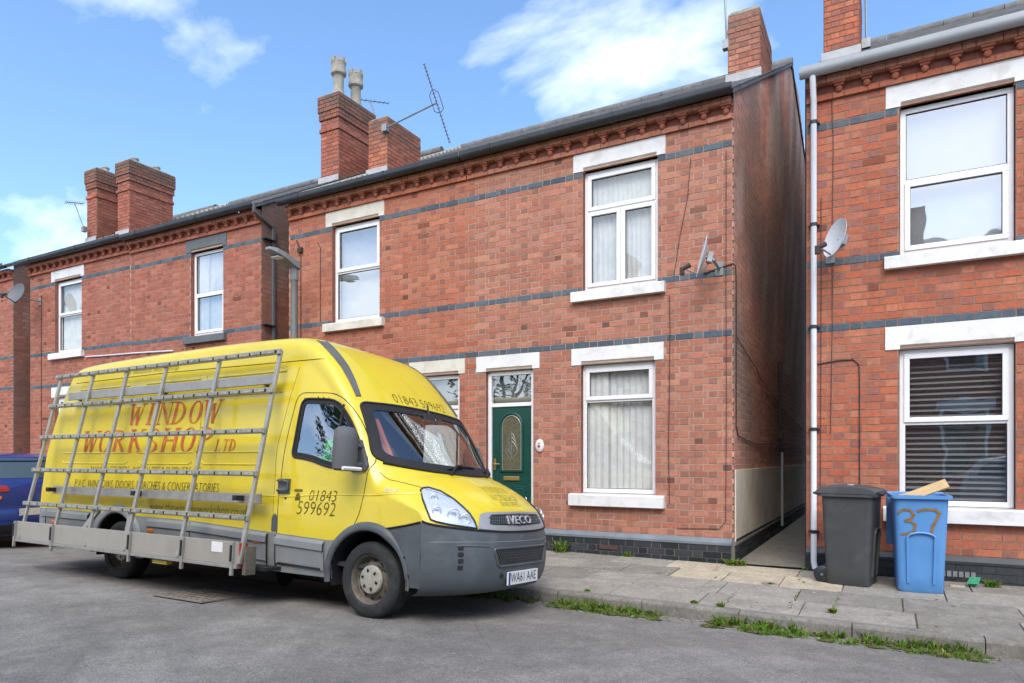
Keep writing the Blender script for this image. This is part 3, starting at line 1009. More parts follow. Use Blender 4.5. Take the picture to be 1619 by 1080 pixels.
def asphalt():
    m, t, o = nodes('asphalt')
    p = wpos(t)
    fine = noise(t, 85, 4, .75, p)
    mid = noise(t, 3.2, 7, .65, p, .3)
    big = noise(t, .45, 5, .6, p, .6)
    c = mixc(t, ramp(t, fine, .30, .72), (.108, .101, .090), (.355, .338, .305))
    c = mixc(t, 1.0, c, ramp(t, noise(t, 26, 6, .82, p), .25, .75, (.66,) * 3, (1.32,) * 3), 'MULTIPLY')
    c = mixc(t, 1.0, c, ramp(t, mid, .3, .72, (.74,) * 3, (1.20,) * 3), 'MULTIPLY')
    c = mixc(t, 1.0, c, ramp(t, big, .3, .7, (.74,) * 3, (1.18,) * 3), 'MULTIPLY')
    st = ramp(t, noise(t, 1.3, 8, .7, p, .8), .60, .74)
    c = mixc(t, math_(t, 'MULTIPLY', st, .4), c, (.07, .068, .064))
    pa = ramp(t, noise(t, .9, 3, .4, p, 1.2), .56, .575)
    c = mixc(t, math_(t, 'MULTIPLY', pa, .22), c, (.12, .118, .112))
    cv = t.nodes.new('ShaderNodeTexVoronoi'); cv.feature = 'DISTANCE_TO_EDGE'; cv.inputs['Scale'].default_value = .75
    wp = mixc(t, .22, p, t.nodes.new('ShaderNodeTexNoise').outputs['Color']); lk(t, wp, cv.inputs['Vector'])
    ck = ramp(t, cv.outputs['Distance'], .002, .006, (1, 1, 1), (0, 0, 0))
    ck = math_(t, 'MULTIPLY', ck, ramp(t, noise(t, .8, 2, .5, p), .50, .60))
    c = mixc(t, math_(t, 'MULTIPLY', ck, .35), c, (.05, .049, .046))
    vo = t.nodes.new('ShaderNodeTexVoronoi'); vo.inputs['Scale'].default_value = 48; lk(t, p, vo.inputs['Vector'])
    sp = ramp(t, vo.outputs['Color'], .93, .97)
    c = mixc(t, math_(t, 'MULTIPLY', sp, .32), c, (.5, .49, .46))
    h = math_(t, 'ADD', math_(t, 'MULTIPLY', vo.outputs['Distance'], .7), fine)
    principled(t, o, c, .88, 0, .3, bumpn(t, h, .55, .008))
    return m


M['asphalt'] = asphalt()
M['soil'] = pmat('soil', (.10, .09, .07), .95, 0, .3, 3, .5, 50, .1)
M['slab'] = stone_mat('slab', (.315, .295, .255), (.15, .14, .12))
M['slab_pale'] = stone_mat('slab_pale', (.47, .415, .31), (.24, .21, .16))
M['slab_dark'] = stone_mat('slab_dark', (.25, .236, .205), (.12, .115, .10))
M['kerb'] = stone_mat('kerb', (.235, .222, .195), (.075, .072, .065))
M['concrete'] = stone_mat('concrete', (.22, .205, .172), (.11, .105, .09))

g = MB(); g.add([(-900, -900, -.45), (900, -900, -.45), (900, 900, -.45), (-900, 900, -.45)], [(0, 1, 2, 3)])
tag(g.build('ground', M['soil']), kind='structure')

PROF = [(0.0, -.182), (-.25, -.178), (-.6, -.155), (-1.2, -.112), (-1.8, -.08), (-2.6, -.045), (-3.4, -.03), (-4.4, -.06), (-5.2, -.12), (-5.8, -.17), (-6.1, -.18)]
xs = [-70 + i * 2.0 for i in range(71)]
g = MB()
vs_, fs_ = [], []
for x in xs:
    for d, z in PROF: vs_.append((x, kerbY(x) + d - .0, z + .007 * max(0, -x - 6)))
k = len(PROF)
for i in range(len(xs) - 1):
    for j in range(k - 1): fs_.append((i * k + j + 1, (i + 1) * k + j + 1, (i + 1) * k + j, i * k + j))
g.add(vs_, fs_)
tag(g.build('road', M['asphalt'], smooth=True, fix=False), kind='structure')


def zpv(x, y):
    """pavement height: falls gently from the houses to the kerb"""
    return -.065 * max(0, min(1, y / kerbY(x))) + .007 * max(0, -x - 6)


pv = MB()
for i in range(len(xs) - 1):
    a, b = xs[i], xs[i + 1]
    pv.add([(a, kerbY(a) + .1, zpv(a, kerbY(a)) - .02), (b, kerbY(b) + .1, zpv(b, kerbY(b)) - .02), (b, .1, -.02 + .007 * max(0, -b - 6)), (a, .1, -.02 + .007 * max(0, -a - 6))], [(0, 1, 2, 3)])
pav = tag(pv.build('pavement', M['concrete'], fix=False), kind='structure')


def slab(x0, x1, ya, yb, mat, parent, name='paving_slab', t=.05):
    """ya, yb: distance in from the kerb line as functions of x"""
    jx, jz = rnd.uniform(-.006, .006), rnd.uniform(-.004, .004)
    tilt = rnd.uniform(-.004, .004)
    mb = MB()
    q = []
    for x, yf in ((x0, ya), (x1, ya), (x1, yb), (x0, yb)):
        y = kerbY(x) + yf if yf < 3 else 0
        q.append((x, y, zpv(x, y) + jz + tilt * (1 if x == x0 else -1)))
    c = sum((Vector(p) for p in q), Vector()) / 4
    up = [Vector(p) for p in q]
    ch = [p + (c - p).normalized() * .006 for p in up]
    vs = [p for p in ch] + [p - Vector((0, 0, .005)) for p in up] + [p - Vector((0, 0, t)) for p in up]
    mb.add(vs, [(0, 1, 2, 3)] + [(4 + i, 4 + (i + 1) % 4, (i + 1) % 4, i) for i in range(4)] + [(8 + i, 8 + (i + 1) % 4, 4 + (i + 1) % 4, 4 + i) for i in range(4)])
    return mb.build(name, mat, parent, fix=False)


ROWS = [(.135, .70), (.708, 1.31), (1.318, 1.90), (1.908, 2.36)]
for r, (ya, yb) in enumerate(ROWS):
    x = 5.2 - (.37 if r % 2 else 0)
    while x > -13:
        wdt = rnd.choice((.60, .74, .9, .9))
        if x < -3: wdt = .9
        m_ = rnd.choice((M['slab'], M['slab'], M['slab'], M['slab_dark']))
        if r in (2, 3) and -.45 < x - wdt / 2 < 1.0: m_ = M['slab_pale']
        slab(x - wdt + .005, x - .005, ya, yb, m_, pav)
        x -= wdt
x = 5.6
kb_all = MB()
kst = tag(link('kerb', None), kind='structure')
kb = MB()
for i in range(len(xs) - 1):
    a, b = xs[i], xs[i + 1]
    if b > -12 and a < 6: continue
    vs = []
    for xx in (a, b):
        ky = kerbY(xx); z = zpv(xx, ky)
        vs += [(xx, ky, z - .14), (xx, ky, z - .01), (xx, ky + .01, z), (xx, ky + .125, z)]
    kb.add(vs, [(0, 4, 5, 1), (1, 5, 6, 2), (2, 6, 7, 3)])
kb.build('kerb_run', M['kerb'], kst, fix=False)
x = 6.0
while x > -12.0:
    L = .91
    mb = MB(); vs = []
    dz = rnd.uniform(-.006, .006); dy_ = rnd.uniform(-.006, .006)
    for xx in (x - L + .004, x - .004):
        ky = kerbY(xx) + dy_; z = zpv(xx, ky) + dz
        vs += [(xx, ky, z - .16), (xx, ky - .0, z - .025), (xx, ky + .008, z - .006), (xx, ky + .025, z), (xx, ky + .127, z + .001), (xx, ky + .127, z - .16)]
    fs = [(i, i + 6, (i + 1) % 6 + 6, (i + 1) % 6) for i in range(6)] + [(5, 4, 3, 2, 1, 0), (6, 7, 8, 9, 10, 11)]
    mb.add(vs, fs)
    mb.build('kerb_stone', M['kerb'], kst)
    x -= L
# far side of the street: kerb and pavement
fp = MB()
for i in range(len(xs) - 1):
    a, b = xs[i], xs[i + 1]
    fp.add([(a, kerbY(a) - 6.1, -.19), (b, kerbY(b) - 6.1, -.19), (b, kerbY(b) - 6.1, -.06), (a, kerbY(a) - 6.1, -.06), (a, kerbY(a) - 9.5, -.02), (b, kerbY(b) - 9.5, -.02)], [(1, 0, 3, 2), (2, 3, 4, 5)])
tag(fp.build('far_pavement', M['slab'], fix=False), kind='structure')

# side passage floor
al = MB(); al.add([(0.0, -.02, .002), (.86, -.02, .002), (.86, 9.2, .03), (0.0, 9.2, .03)], [(0, 1, 2, 3)])
tag(al.build('passage_path', M['concrete'], fix=False), kind='structure')
al = MB(); al.add([(-8.5, -.02, .03), (-7.7, -.02, .03), (-7.7, 9.2, .05), (-8.5, 9.2, .05)], [(0, 1, 2, 3)])
tag(al.build('passage_path', M['concrete'], fix=False), kind='structure')

# rendered dado and pipe on the passage side of the green-door house
rp_ = MB(); rp_.box(.022, .040, .02, 8.6, ZP - CH + .0, 1.17)
rp_.build('render_panel', M['render'], hR, bevel=.004)
pb = MB(); pb.tube([(.075, 4.05, .12), (.075, 4.05, 1.42)], .022, 8); pb.build('waste_pipe', M['grey_plastic'], hR, smooth=True)
pb = MB(); pb.tube([(.055, 3.9, 1.75), (.055, 3.9, 3.0)], .035, 6); pb.box(.03, .11, 3.83, 3.97, 1.66, 1.78); pb.build('overflow_pipe', M['cable'], hR, smooth=True)

# ---------------------------------------------------------------- wall cables and pipes
def cable(h, pts, r=.006, name='wall_cable', mat='cable'):
    mb = MB(); mb.tube(pts, r * .78, 6); return mb.build(name, M[mat], h, smooth=True)


cable(hR, [(-.80, -.012, 3.46), (-.79, -.014, 3.0), (-.80, -.012, 2.2), (-.81, -.015, 1.5), (-.80, -.012, .72)], .006)
cable(hR, [(-.075, -.012, 5.2), (-.075, -.012, 3.2), (-.07, -.014, 2.0), (-.08, -.012, .52), (-.16, -.012, .42), (-.7, -.012, .40)], .005)
cable(hR, [(-.35, -.014, 3.68), (.012, -.014, 3.76), (.03, .05, 3.74), (.035, .08, 3.5), (.03, .09, 1.72), (.032, .2, 1.60), (.034, 1.6, 1.52), (.034, 5.5, 1.6), (.034, 8.9, 1.7)], .010)
cable(hR, [(.03, .10, 2.86), (.035, .5, 2.78), (.035, 1.6, 2.62), (.035, 2.0, 2.5), (.035, 4.5, 2.2), (.035, 8.0, 1.95)], .008)
cable(hR, [(-.52, -.012, 5.2), (-.56, -.012, 4.7), (-.66, -.014, 4.2), (-.74, -.012, 3.7)], .005)
cable(hC, [(1.13, -.012, 5.62), (1.15, -.014, 5.0), (1.14, -.012, 4.2), (1.14, -.013, 2.9), (1.12, -.013, 1.6)], .005)
cable(hC, [(.90, -.012, 2.42), (1.2, -.014, 2.46), (1.36, -.012, 2.46), (1.42, -.014, 2.40), (1.425, -.013, 2.2), (1.425, -.013, .9)], .009)
cable(hC, [(1.02, -.012, 4.4), (1.02, -.013, 3.3), (1.01, -.013, .9)], .005)
cable(hL, [(-7.45, -.012, 4.95), (-7.45, -.014, 4.2), (-7.45, -.012, 3.0)], .008)
cable(hL, [(-7.05, -.012, 5.1), (-6.98, -.012, 5.0), (-6.98, -.014, 4.2), (-6.98, -.012, 3.7)], .007)
bb = MB(); bb.box(-7.50, -7.40, -.05, 0, 4.98, 5.06); bb.tube([(-7.45, -.03, 5.05), (-7.52, -.05, 5.2)], .012, 6); bb.build('junction_box', M['cable'], hL)
cable(hA1, [(-15.95, -.012, 5.2), (-15.95, -.014, 1.0)], .009)
cable(hA1, [(-14.1, -.02, 3.60), (-13.2, -.025, 3.57), (-12.3, -.02, 3.55), (-11.0, -.02, 3.50)], .02, 'cable_duct', 'white_plastic')


M['pipe_dark'] = pmat('pipe_dark', (.10, .105, .11), .5, 0, .15, 5, .05)


def downpipe(h, x, y, z0, z1, r, mat, clips=3):
    mb = MB(); mb.tube([(x, -.20, z1 + .06), (x, -.20, z1 - .06), (x, y, z1 - .25), (x, y, z0 + .14), (x + .02, y - .03, z0 + .06)], r, 14)
    d = mb.build('downpipe', M[mat], h, smooth=50)
    for k in range(clips):
        z = z0 + .5 + (z1 - z0 - 1.0) * k / max(1, clips - 1)
        c = MB(); c.lathe([(r, -.02), (r + .006, -.02), (r + .006, .02), (r, .02)], 14, (x, y, z)); c.box(x - .06, x + .06, y + .01, 0, z - .008, z + .008)
        c.build('pipe_clip', M['black_plastic'], d)


downpipe(hC, .945, -.075, -.05, 5.78, .034, 'white_plastic', 5)
downpipe(hA2, -8.43, .25, .1, 5.9, .04, 'pipe_dark', 4)

# ---------------------------------------------------------------- oval plaque by the green door
pq = MB(); pq.lathe([(.001, -.030), (.055, -.028), (.07, -.018), (.072, -.004)], 20, (0, 0, 0), 'y')
vs2 = [(x * .95 - 2.70, y, z * 1.3 + 1.50) for x, y, z in pq.v]; pq.v = vs2
po = pq.build('house_plaque', M['plaque'], None, smooth=True)
tag(po, 'small white oval plaque on the brick beside the green door', 'plaque')
dq = MB(); dq.prism([(-2.715, 1.475), (-2.69, 1.475), (-2.685, 1.495), (-2.70, 1.51), (-2.72, 1.495)], 'y', -.036, -.029); dq.build('painted_motif', M['cable'], po)
dq = MB(); dq.prism([(-2.72, 1.525), (-2.68, 1.525), (-2.68, 1.54), (-2.72, 1.54)], 'y', -.035, -.029); dq.build('painted_flower', pmat('plaque_pink', (.6, .25, .25), .5, 0, .1, 5, 0), po)


# ---------------------------------------------------------------- satellite dishes, aerials, lamp
def dish(label, base, face, rx, rz, mat, arm, wallpt):
    """base: world centre of the dish, face: facing direction"""
    t = thing('satellite_dish', label, 'satellite dish', wallpt, group='satellite dishes on the fronts')
    f = Vector(face).normalized()
    q = f.to_track_quat('Y', 'Z').to_matrix().to_4x4()
    T = Matrix.Translation(base) @ q
    mb = MB(); prof = []
    for k in range(9):
        r = k / 8
        prof.append((r, r * r * .26 - .0))
    a = MB(); a.lathe([(r * 1.0 + 1e-4, h) for r, h in prof] + [(1.0, .26 - .03)] + [(r + 1e-4, h - .02) for r, h in reversed(prof)], 28, (0, 0, 0), 'y')
    a.v = [tuple(T @ Vector((x * rx, y * rx, z * rz))) for x, y, z in a.v]
    a.build('dish', mat, t, smooth=60)
    ln = T @ Vector((0, rx * 1.25, -rz * .72))
    foot = T @ Vector((0, .02, -rz * .92))
    b = MB(); b.tube([T @ Vector((0, -.05, -rz * .3)), foot, ln], .011, 6); b.build('arm', M['metal_grey'] if mat != M['dish_dark'] else M['cable'], t)
    b = MB(); b.tube([ln + Vector((0, 0, -.02)), ln + (T.to_3x3() @ Vector((0, -.09, .05)))], [.022, .03], 10)
    b.box(ln.x - .025, ln.x + .025, ln.y - .025, ln.y + .025, ln.z - .09, ln.z)
    b.build('receiver', M['cable'], t)
    b = MB(); b.tube([T @ Vector((0, -.0, 0)), T @ Vector((0, -.10, -.02)), Vector(wallpt) + Vector((0, -.10, 0)), Vector(wallpt)], .018, 8)
    b.box(wallpt[0] - .05, wallpt[0] + .05, -.018, -.001, wallpt[2] - .09, wallpt[2] + .09)
    b.box(-.05, .05, -.03, .03, -.06, .06, M=T @ Matrix.Translation((0, -.05, 0)))
    b.build('wall_bracket', M['metal_grey'], t)
    return t


dish('pale grey dish seen edge on, on the house with the green door', (-.26, -.32, 3.80), (-.92, -.34, .22), .20, .25, M['dish_pale'], None, (-.16, 0, 3.72))
dish('pale dish beside the white downpipe', (1.22, -.30, 3.80), (-.80, -.66, .28), .185, .225, M['dish_pale'], None, (1.12, 0, 3.70))
dish('dark grey dish on a bracket at the passage by the farthest house', (-16.03, -.45, 5.14), (.12, -.95, .28), .27, .25, M['dish_dark'], None, (-16.0, 0, 5.06))


def aerial(label, foot, top, boom_dir, length, n, el=.16, mast=True, loop=False):
    t = thing('roof_aerial', label, 'aerial', foot, group='aerials on the chimneys')
    b = MB(); b.tube([foot, top], .016, 6); b.build('mast', M['metal_grey'], t)
    d = Vector(boom_dir).normalized(); top = Vector(top)
    b = MB(); b.tube([top - d * length * .5, top + d * length * .5], .010, 5); b.build('boom', M['cable'], t)
    side = d.cross(Vector((.3, -.9, .3))).normalized()
    e = MB()
    for k in range(n):
        c = top + d * length * (k / (n - 1) - .5)
        e.bar(c - side * el / 2, c + side * el / 2, .008, .008)
    if loop:
        for s_ in (-1, 1):
            e.tube([top - d * .28 + side * .03 * s_, top - d * .2 + side * .09 * s_, top + d * .16 + side * .09 * s_, top + d * .22 + side * .02 * s_], .008, 5)
    e.build('elements', M['cable'], t)
    c = MB(); c.box(foot[0] - .06, foot[0] + .06, foot[1] - .05, foot[1] + .05, foot[2] - .07, foot[2] + .07); c.build('clamp', M['metal_grey'], t)
    return t


aerial('long tilted aerial on a boom from the squat chimney', (-7.2, 2.02, 8.0), (-5.85, 1.9, 8.12), (.36, 0, -1.0), 1.75, 22, .06, loop=True)
aerial('short aerial behind the crowned chimney pots', (-8.7, 3.9, 8.6), (-8.95, 3.6, 9.72), (-1, -.2, .28), 1.0, 9, .10)
aerial('upright mast fixed to the chimney of the end house', (-.50, 2.15, 7.80), (-.56, 2.12, 9.6), (.3, -1, .1), .7, 8, .3)
aerial('mast behind the chimney above the grey gutter', (1.42, 3.0, 7.7), (1.40, 3.0, 9.8), (.3, -1, .1), .7, 8, .3)
aerial('low aerial on the roofs by the farthest chimneys', (-17.6, 1.9, 7.6), (-17.9, 1.8, 8.35), (-1, .1, .25), 1.1, 10, .12)

t = thing('street_lamp', 'grey street lamp column with a flat lantern rising behind the van', 'street lamp', (-7.2, -.4, 0))
M['lamp_grey'] = pmat('lamp_grey', (.15, .16, .15), .5, .2, .15, 5, .05)
M['lamp_pale'] = pmat('lamp_pale', (.24, .26, .265), .45, .2, .1, 5, .05)
b = MB(); b.lathe([(.085, 0), (.085, 1.1), (.06, 1.15), (.058, 4.46)], 14, (-7.2, -.4, 0)); b.build('column', M['lamp_grey'], t, smooth=40)
b = MB(); b.lathe([(.066, 4.36), (.07, 4.38), (.066, 4.60), (.01, 4.62)], 14, (-7.2, -.4, 0)); b.build('collar', M['lamp_pale'], t, smooth=40)
b = MB()
vs, fs = [], []
st = [(0.07, .09, 4.55, 4.68), (-.08, .11, 4.58, 4.72), (-.28, .13, 4.65, 4.76), (-.46, .12, 4.70, 4.79), (-.58, .06, 4.74, 4.79)]
for (dy0, hw, z0, z1) in st:
    vs += [(-7.2 - hw, -.4 + dy0, z0), (-7.2 + hw, -.4 + dy0, z0), (-7.2 + hw * .8, -.4 + dy0, z1), (-7.2 - hw * .8, -.4 + dy0, z1)]
for i in range(len(st) - 1):
    for j in range(4): fs.append((i * 4 + j, i * 4 + (j + 1) % 4, (i + 1) * 4 + (j + 1) % 4, (i + 1) * 4 + j))
fs += [(3, 2, 1, 0), tuple(len(vs) - 4 + i for i in range(4))]
b.add(vs, fs); b.build('lantern', M['lamp_pale'], t, bevel=.012)
b = MB(); b.box(-7.28, -7.12, -.84, -.60, 4.655, 4.668, M=None); b.build('lamp_glass', M['upvc'], t)

# ---------------------------------------------------------------- wheeled bins
def bin_shell(mb, w0, d0, w1, d1, h, n=6, t=.012, bulge=.015):
    """tapered tub with rounded corners; x width, y depth"""
    def ringp(w, d, z, r=.05, k=4):
        pts = []
        for cxs, cys, a0 in ((1, 1, 0), (-1, 1, 90), (-1, -1, 180), (1, -1, 270)):
            for q in range(k + 1):
                a = R_(a0 + 90 * q / k)
                pts.append((cxs * (w / 2 - r) + r * math.cos(a), cys * (d / 2 - r) + r * math.sin(a), z))
        return pts
    rings = [ringp(w0 * .94, d0 * .94, 0.0), ringp(w0, d0, .02)]
    for i in range(1, n + 1):
        f = i / n
        rings.append(ringp(w0 + (w1 - w0) * f, d0 + (d1 - d0) * f, .02 + (h - .02) * f))
    rings += [ringp(w1 + .06, d1 + .06, h), ringp(w1 + .06, d1 + .06, h + .035), ringp(w1 - .02, d1 - .02, h + .035), ringp(w1 - .03, d1 - .03, h - .25), ringp(w0 - .05, d0 - .05, .1)]
    k = len(rings[0])
    vs = [p for r in rings for p in r]
    fs = [(i * k + j, i * k + (j + 1) % k, (i + 1) * k + (j + 1) % k, (i + 1) * k + j) for i in range(len(rings) - 1) for j in range(k)]
    fs.append(tuple(range(k - 1, -1, -1))); fs.append(tuple((len(rings) - 1) * k + j for j in range(k)))
    mb.add(vs, fs)


def wheelie(label, loc, rz, mat, lid_open, w=.46):
    t = thing('wheeled_bin', label, 'bin', loc, (0, 0, rz), local=True)
    mb = MB(); bin_shell(mb, w * .84, .42, w, .50, .94)
    body = mb.build('body', mat, t, smooth=35)
    r = MB()
    for s_ in (-1, 1):
        r.bar((s_ * .11, -.222, .10), (s_ * .12, -.248, .56), .022, .02)
    pts = [(.12 * math.cos(R_(a)), -.25, .555 + .05 * math.sin(R_(a))) for a in range(0, 181, 20)]
    r.tube(pts, .011, 6)
    r.build('front_rib', mat, body, smooth=40)
    hb = MB(); hb.tube([(-w / 2 + .04, .24, .95), (-w / 2 + .06, .33, .97), (w / 2 - .06, .33, .97), (w / 2 - .04, .24, .95)], .016, 8); hb.build('handle', mat, t, smooth=True)
    for s_ in (-1, 1):
        wb = MB(); wb.lathe([(.002, -.022), (.075, -.022), (.09, -.012), (.09, .012), (.075, .022), (.002, .02)], 18, (s_ * (w / 2 - .10), .255, .09), 'x'); wb.build('wheel', M['black_plastic'], t, smooth=35)
    ab = MB(); ab.tube([(-w / 2 + .06, .255, .09), (w / 2 - .06, .255, .09)], .012, 6); ab.build('axle', M['metal_grey'], t)
    lb = MB()
    if not lid_open:
        ww = w / 2 + .035
        nst = 6
        vs, fs = [], []
        secs = [(-.285, .972, .0), (-.285, 1.0, .0), (-.26, 1.02, .01), (-.1, 1.052, .02), (.12, 1.06, .02), (.24, 1.045, .02), (.31, .99, .03)]
        for yy, zz, ins in secs:
            vs += [(-ww + ins, yy, zz - .012), (-ww + ins + .03, yy, zz), (ww - ins - .03, yy, zz), (ww - ins, yy, zz - .012)]
        for i in range(len(secs) - 1):
            for j in range(3): fs.append((i * 4 + j, i * 4 + j + 1, (i + 1) * 4 + j + 1, (i + 1) * 4 + j))
        fs += [tuple(i * 4 for i in range(len(secs))), tuple(i * 4 + 3 for i in reversed(range(len(secs))))]
        lb.add(vs, fs)
        lb.box(-ww, ww, -.285, .29, .972, .986)
        lid = lb.build('lid', mat, t, smooth=30)
        fl = MB(); fl.box(-.09, .09, -.31, -.285, .965, .985); fl.build('lid_grip', mat, lid, bevel=.004)
        sb = MB()
        for k in range(5):
            x = -.05 + k * .024
            sb.box(x, x + .018, -.02 + .004 * (k % 3), .03 + .006 * (k % 2), 1.0565, 1.0595)
        sb.build('sticker', M['white_paint'], lid)
    else:
        lb.box(-w / 2 - .03, w / 2 + .03, .345, .375, .42, .985)
        lb.box(-w / 2 - .01, w / 2 + .01, .375, .40, .46, .95)
        lb.build('lid', mat, t, bevel=.012)
    return t


M['bin_grey'] = pmat('bin_grey', (.060, .064, .067), .55, 0, .15, 4, .08, 120, .4, dirt=(.13, .13, .125), damt=.5, ds=3)
M['bin_blue'] = pmat('bin_blue', (.095, .27, .57), .45, 0, .1, 3, .06, 120, .45, dirt=(.16, .28, .48), damt=.35, ds=3)
M['ply'] = pmat('ply', (.58, .42, .22), .7, 0, .18, 7, .1, 40, .3)
M['spray'] = pmat('spray', (.26, .135, .03), .7, 0, .3, 18, 0)
zb1 = -.028
wheelie('dark grey wheeled bin with closed lid beside the white downpipe', (1.37, -.66, zb1), R_(80), M['bin_grey'], False, .50)
blue = wheelie('blue wheeled bin with the number 37 sprayed on it and open lid', (1.985, -.74, zb1), R_(4), M['bin_blue'], True, .47)


def stroke(mb, pts, wd, y):
    pts = [Vector((p[0], 0, p[1])) for p in pts]
    for i, (a, b) in enumerate(zip(pts, pts[1:])):
        d = (b - a).normalized(); n = Vector((-d.z, 0, d.x)) * wd / 2
        e = d * wd * .3
        f = lambda p: (p.x, y(p.z) - .0008 * (i % 3), p.z)
        mb.add([f(a - n - e), f(b - n + e), f(b + n + e), f(a + n - e)], [(0, 1, 2, 3)])


yfun = lambda z: -(.21 + .04 * z / .94) - .006
sp_ = MB()
stroke(sp_, [(-.20, .80), (-.15, .835), (-.09, .825), (-.065, .78), (-.09, .74), (-.14, .72), (-.09, .715), (-.05, .68), (-.06, .63), (-.10, .595), (-.17, .585)], .022, yfun)
stroke(sp_, [(-.03, .82), (.04, .84), (.12, .835), (.155, .80), (.13, .74), (.10, .68), (.085, .60)], .024, yfun)
sp_.build('sprayed_number', M['spray'], blue, fix=False)
pk = MB(); pk.box(-.17, .20, -.07, .07, -.006, .006, M=Matrix.Translation((2.05, -.77, .985)) @ Matrix.Rotation(R_(-24), 4, 'Y') @ Matrix.Rotation(R_(35), 4, 'X'))
pk2 = MB(); pk2.box(-.22, .20, -.05, .05, -.006, .006, M=Matrix.Translation((2.02, -.70, .965)) @ Matrix.Rotation(R_(-14), 4, 'Y') @ Matrix.Rotation(R_(20), 4, 'X'))
tag(pk.build('wooden_board', M['ply']), 'upper of the two pale board offcuts poking out of the blue bin', 'board')
tag(pk2.build('wooden_board', M['ply']), 'lower board offcut lying inside the mouth of the blue bin', 'board')

# ---------------------------------------------------------------- drain cover, litter, weeds
dc = thing('drain_cover', 'rusty iron grid cover set in the road beside the van', 'drain cover', (-4.3, -4.31, -.07))
M['iron'] = pmat('iron', (.30, .265, .22), .8, .3, .3, 8, .3, 50, .3)
M['drain_dark'] = pmat('drain_dark', (.03, .028, .025), .95)
b = MB()
x0, x1, y0, y1, zt = -4.68, -3.95, -4.63, -4.03, -.065
zf = lambda x, y: -.072 - .052 * (y + 4.33) / .6 * .9 + .008
def qbox(mb, xa, xb, ya, yb, dz):
    vs = [(x, y, zf(x, y) + d) for d in (-.03, dz) for x, y in ((xa, ya), (xb, ya), (xb, yb), (xa, yb))]
    mb.add(vs, [(4, 5, 6, 7), (0, 1, 5, 4), (1, 2, 6, 5), (2, 3, 7, 6), (3, 0, 4, 7)])
qbox(b, x0, x1, y0, y1, -.008); b.build('base_plate', M['drain_dark'], dc)
b = MB()
for a in (x0, x1 - .03): qbox(b, a, a + .03, y0, y1, .008)
for a in (y0, y1 - .03): qbox(b, x0 + .03, x1 - .03, a, a + .03, .008)
b.build('rim', M['iron'], dc)
for k in range(7):
    b = MB(); xx = x0 + .08 + k * .088; qbox(b, xx, xx + .032, y0 + .03, y1 - .03, .006); b.build('grid_bar', M['iron'], dc)
for k in range(5):
    b = MB(); yy = y0 + .09 + k * .1; qbox(b, x0 + .03, x1 - .03, yy, yy + .028, .005); b.build('cross_bar', M['iron'], dc)


def leafmat(name, c):
    m, t, o = nodes(name)
    p = wpos(t)
    k = ramp(t, noise(t, 14, 3, .6, p), .3, .7, (.6,) * 3, (1.35,) * 3)
    col = mixc(t, 1.0, c, k, 'MULTIPLY')
    d = t.nodes.new('ShaderNodeBsdfDiffuse'); lk(t, col, d.inputs[0])
    tr = t.nodes.new('ShaderNodeBsdfTranslucent'); lk(t, col, tr.inputs[0])
    mx = t.nodes.new('ShaderNodeMixShader'); mx.inputs[0].default_value = .3
    lk(t, d.outputs[0], mx.inputs[1]); lk(t, tr.outputs[0], mx.inputs[2]); lk(t, mx.outputs[0], o.inputs[0])
    return m


M['leaf'] = leafmat('leaf', (.115, .225, .030))
M['leaf_dry'] = leafmat('leaf_dry', (.30, .24, .09))
M['moss'] = pmat('moss', (.085, .095, .035), .95, 0, .4, 12, .6, 60, .1)


def tuft(mb, x, y, z, n, ht, spread, mi=0, broad=.3):
    for _ in range(n):
        a = rnd.uniform(0, 6.283); r = spread * math.sqrt(rnd.random())
        bx, by = x + r * math.cos(a), y + r * math.sin(a) * .7
        h = ht * rnd.uniform(.4, 1.1)
        t = rnd.uniform(0, 6.283); ln = h * rnd.uniform(.2, 1.0)
        if rnd.random() < broad: w = rnd.uniform(.008, .017); h *= .7
        else: w = rnd.uniform(.002, .005)
        dx_, dy_ = math.cos(t), math.sin(t)
        px_, py_ = -dy_ * w, dx_ * w
        m1 = (bx + dx_ * ln * .45, by + dy_ * ln * .45, z + h * .7)
        tip = (bx + dx_ * ln, by + dy_ * ln, z + h)
        mb.add([(bx - px_ * .5, by - py_ * .5, z), (bx + px_ * .5, by + py_ * .5, z), (m1[0] + px_, m1[1] + py_, m1[2]), (m1[0] - px_, m1[1] - py_, m1[2]), tip],
               [(0, 1, 2, 3), (3, 2, 4)], None, mi if rnd.random() > .17 else 1)


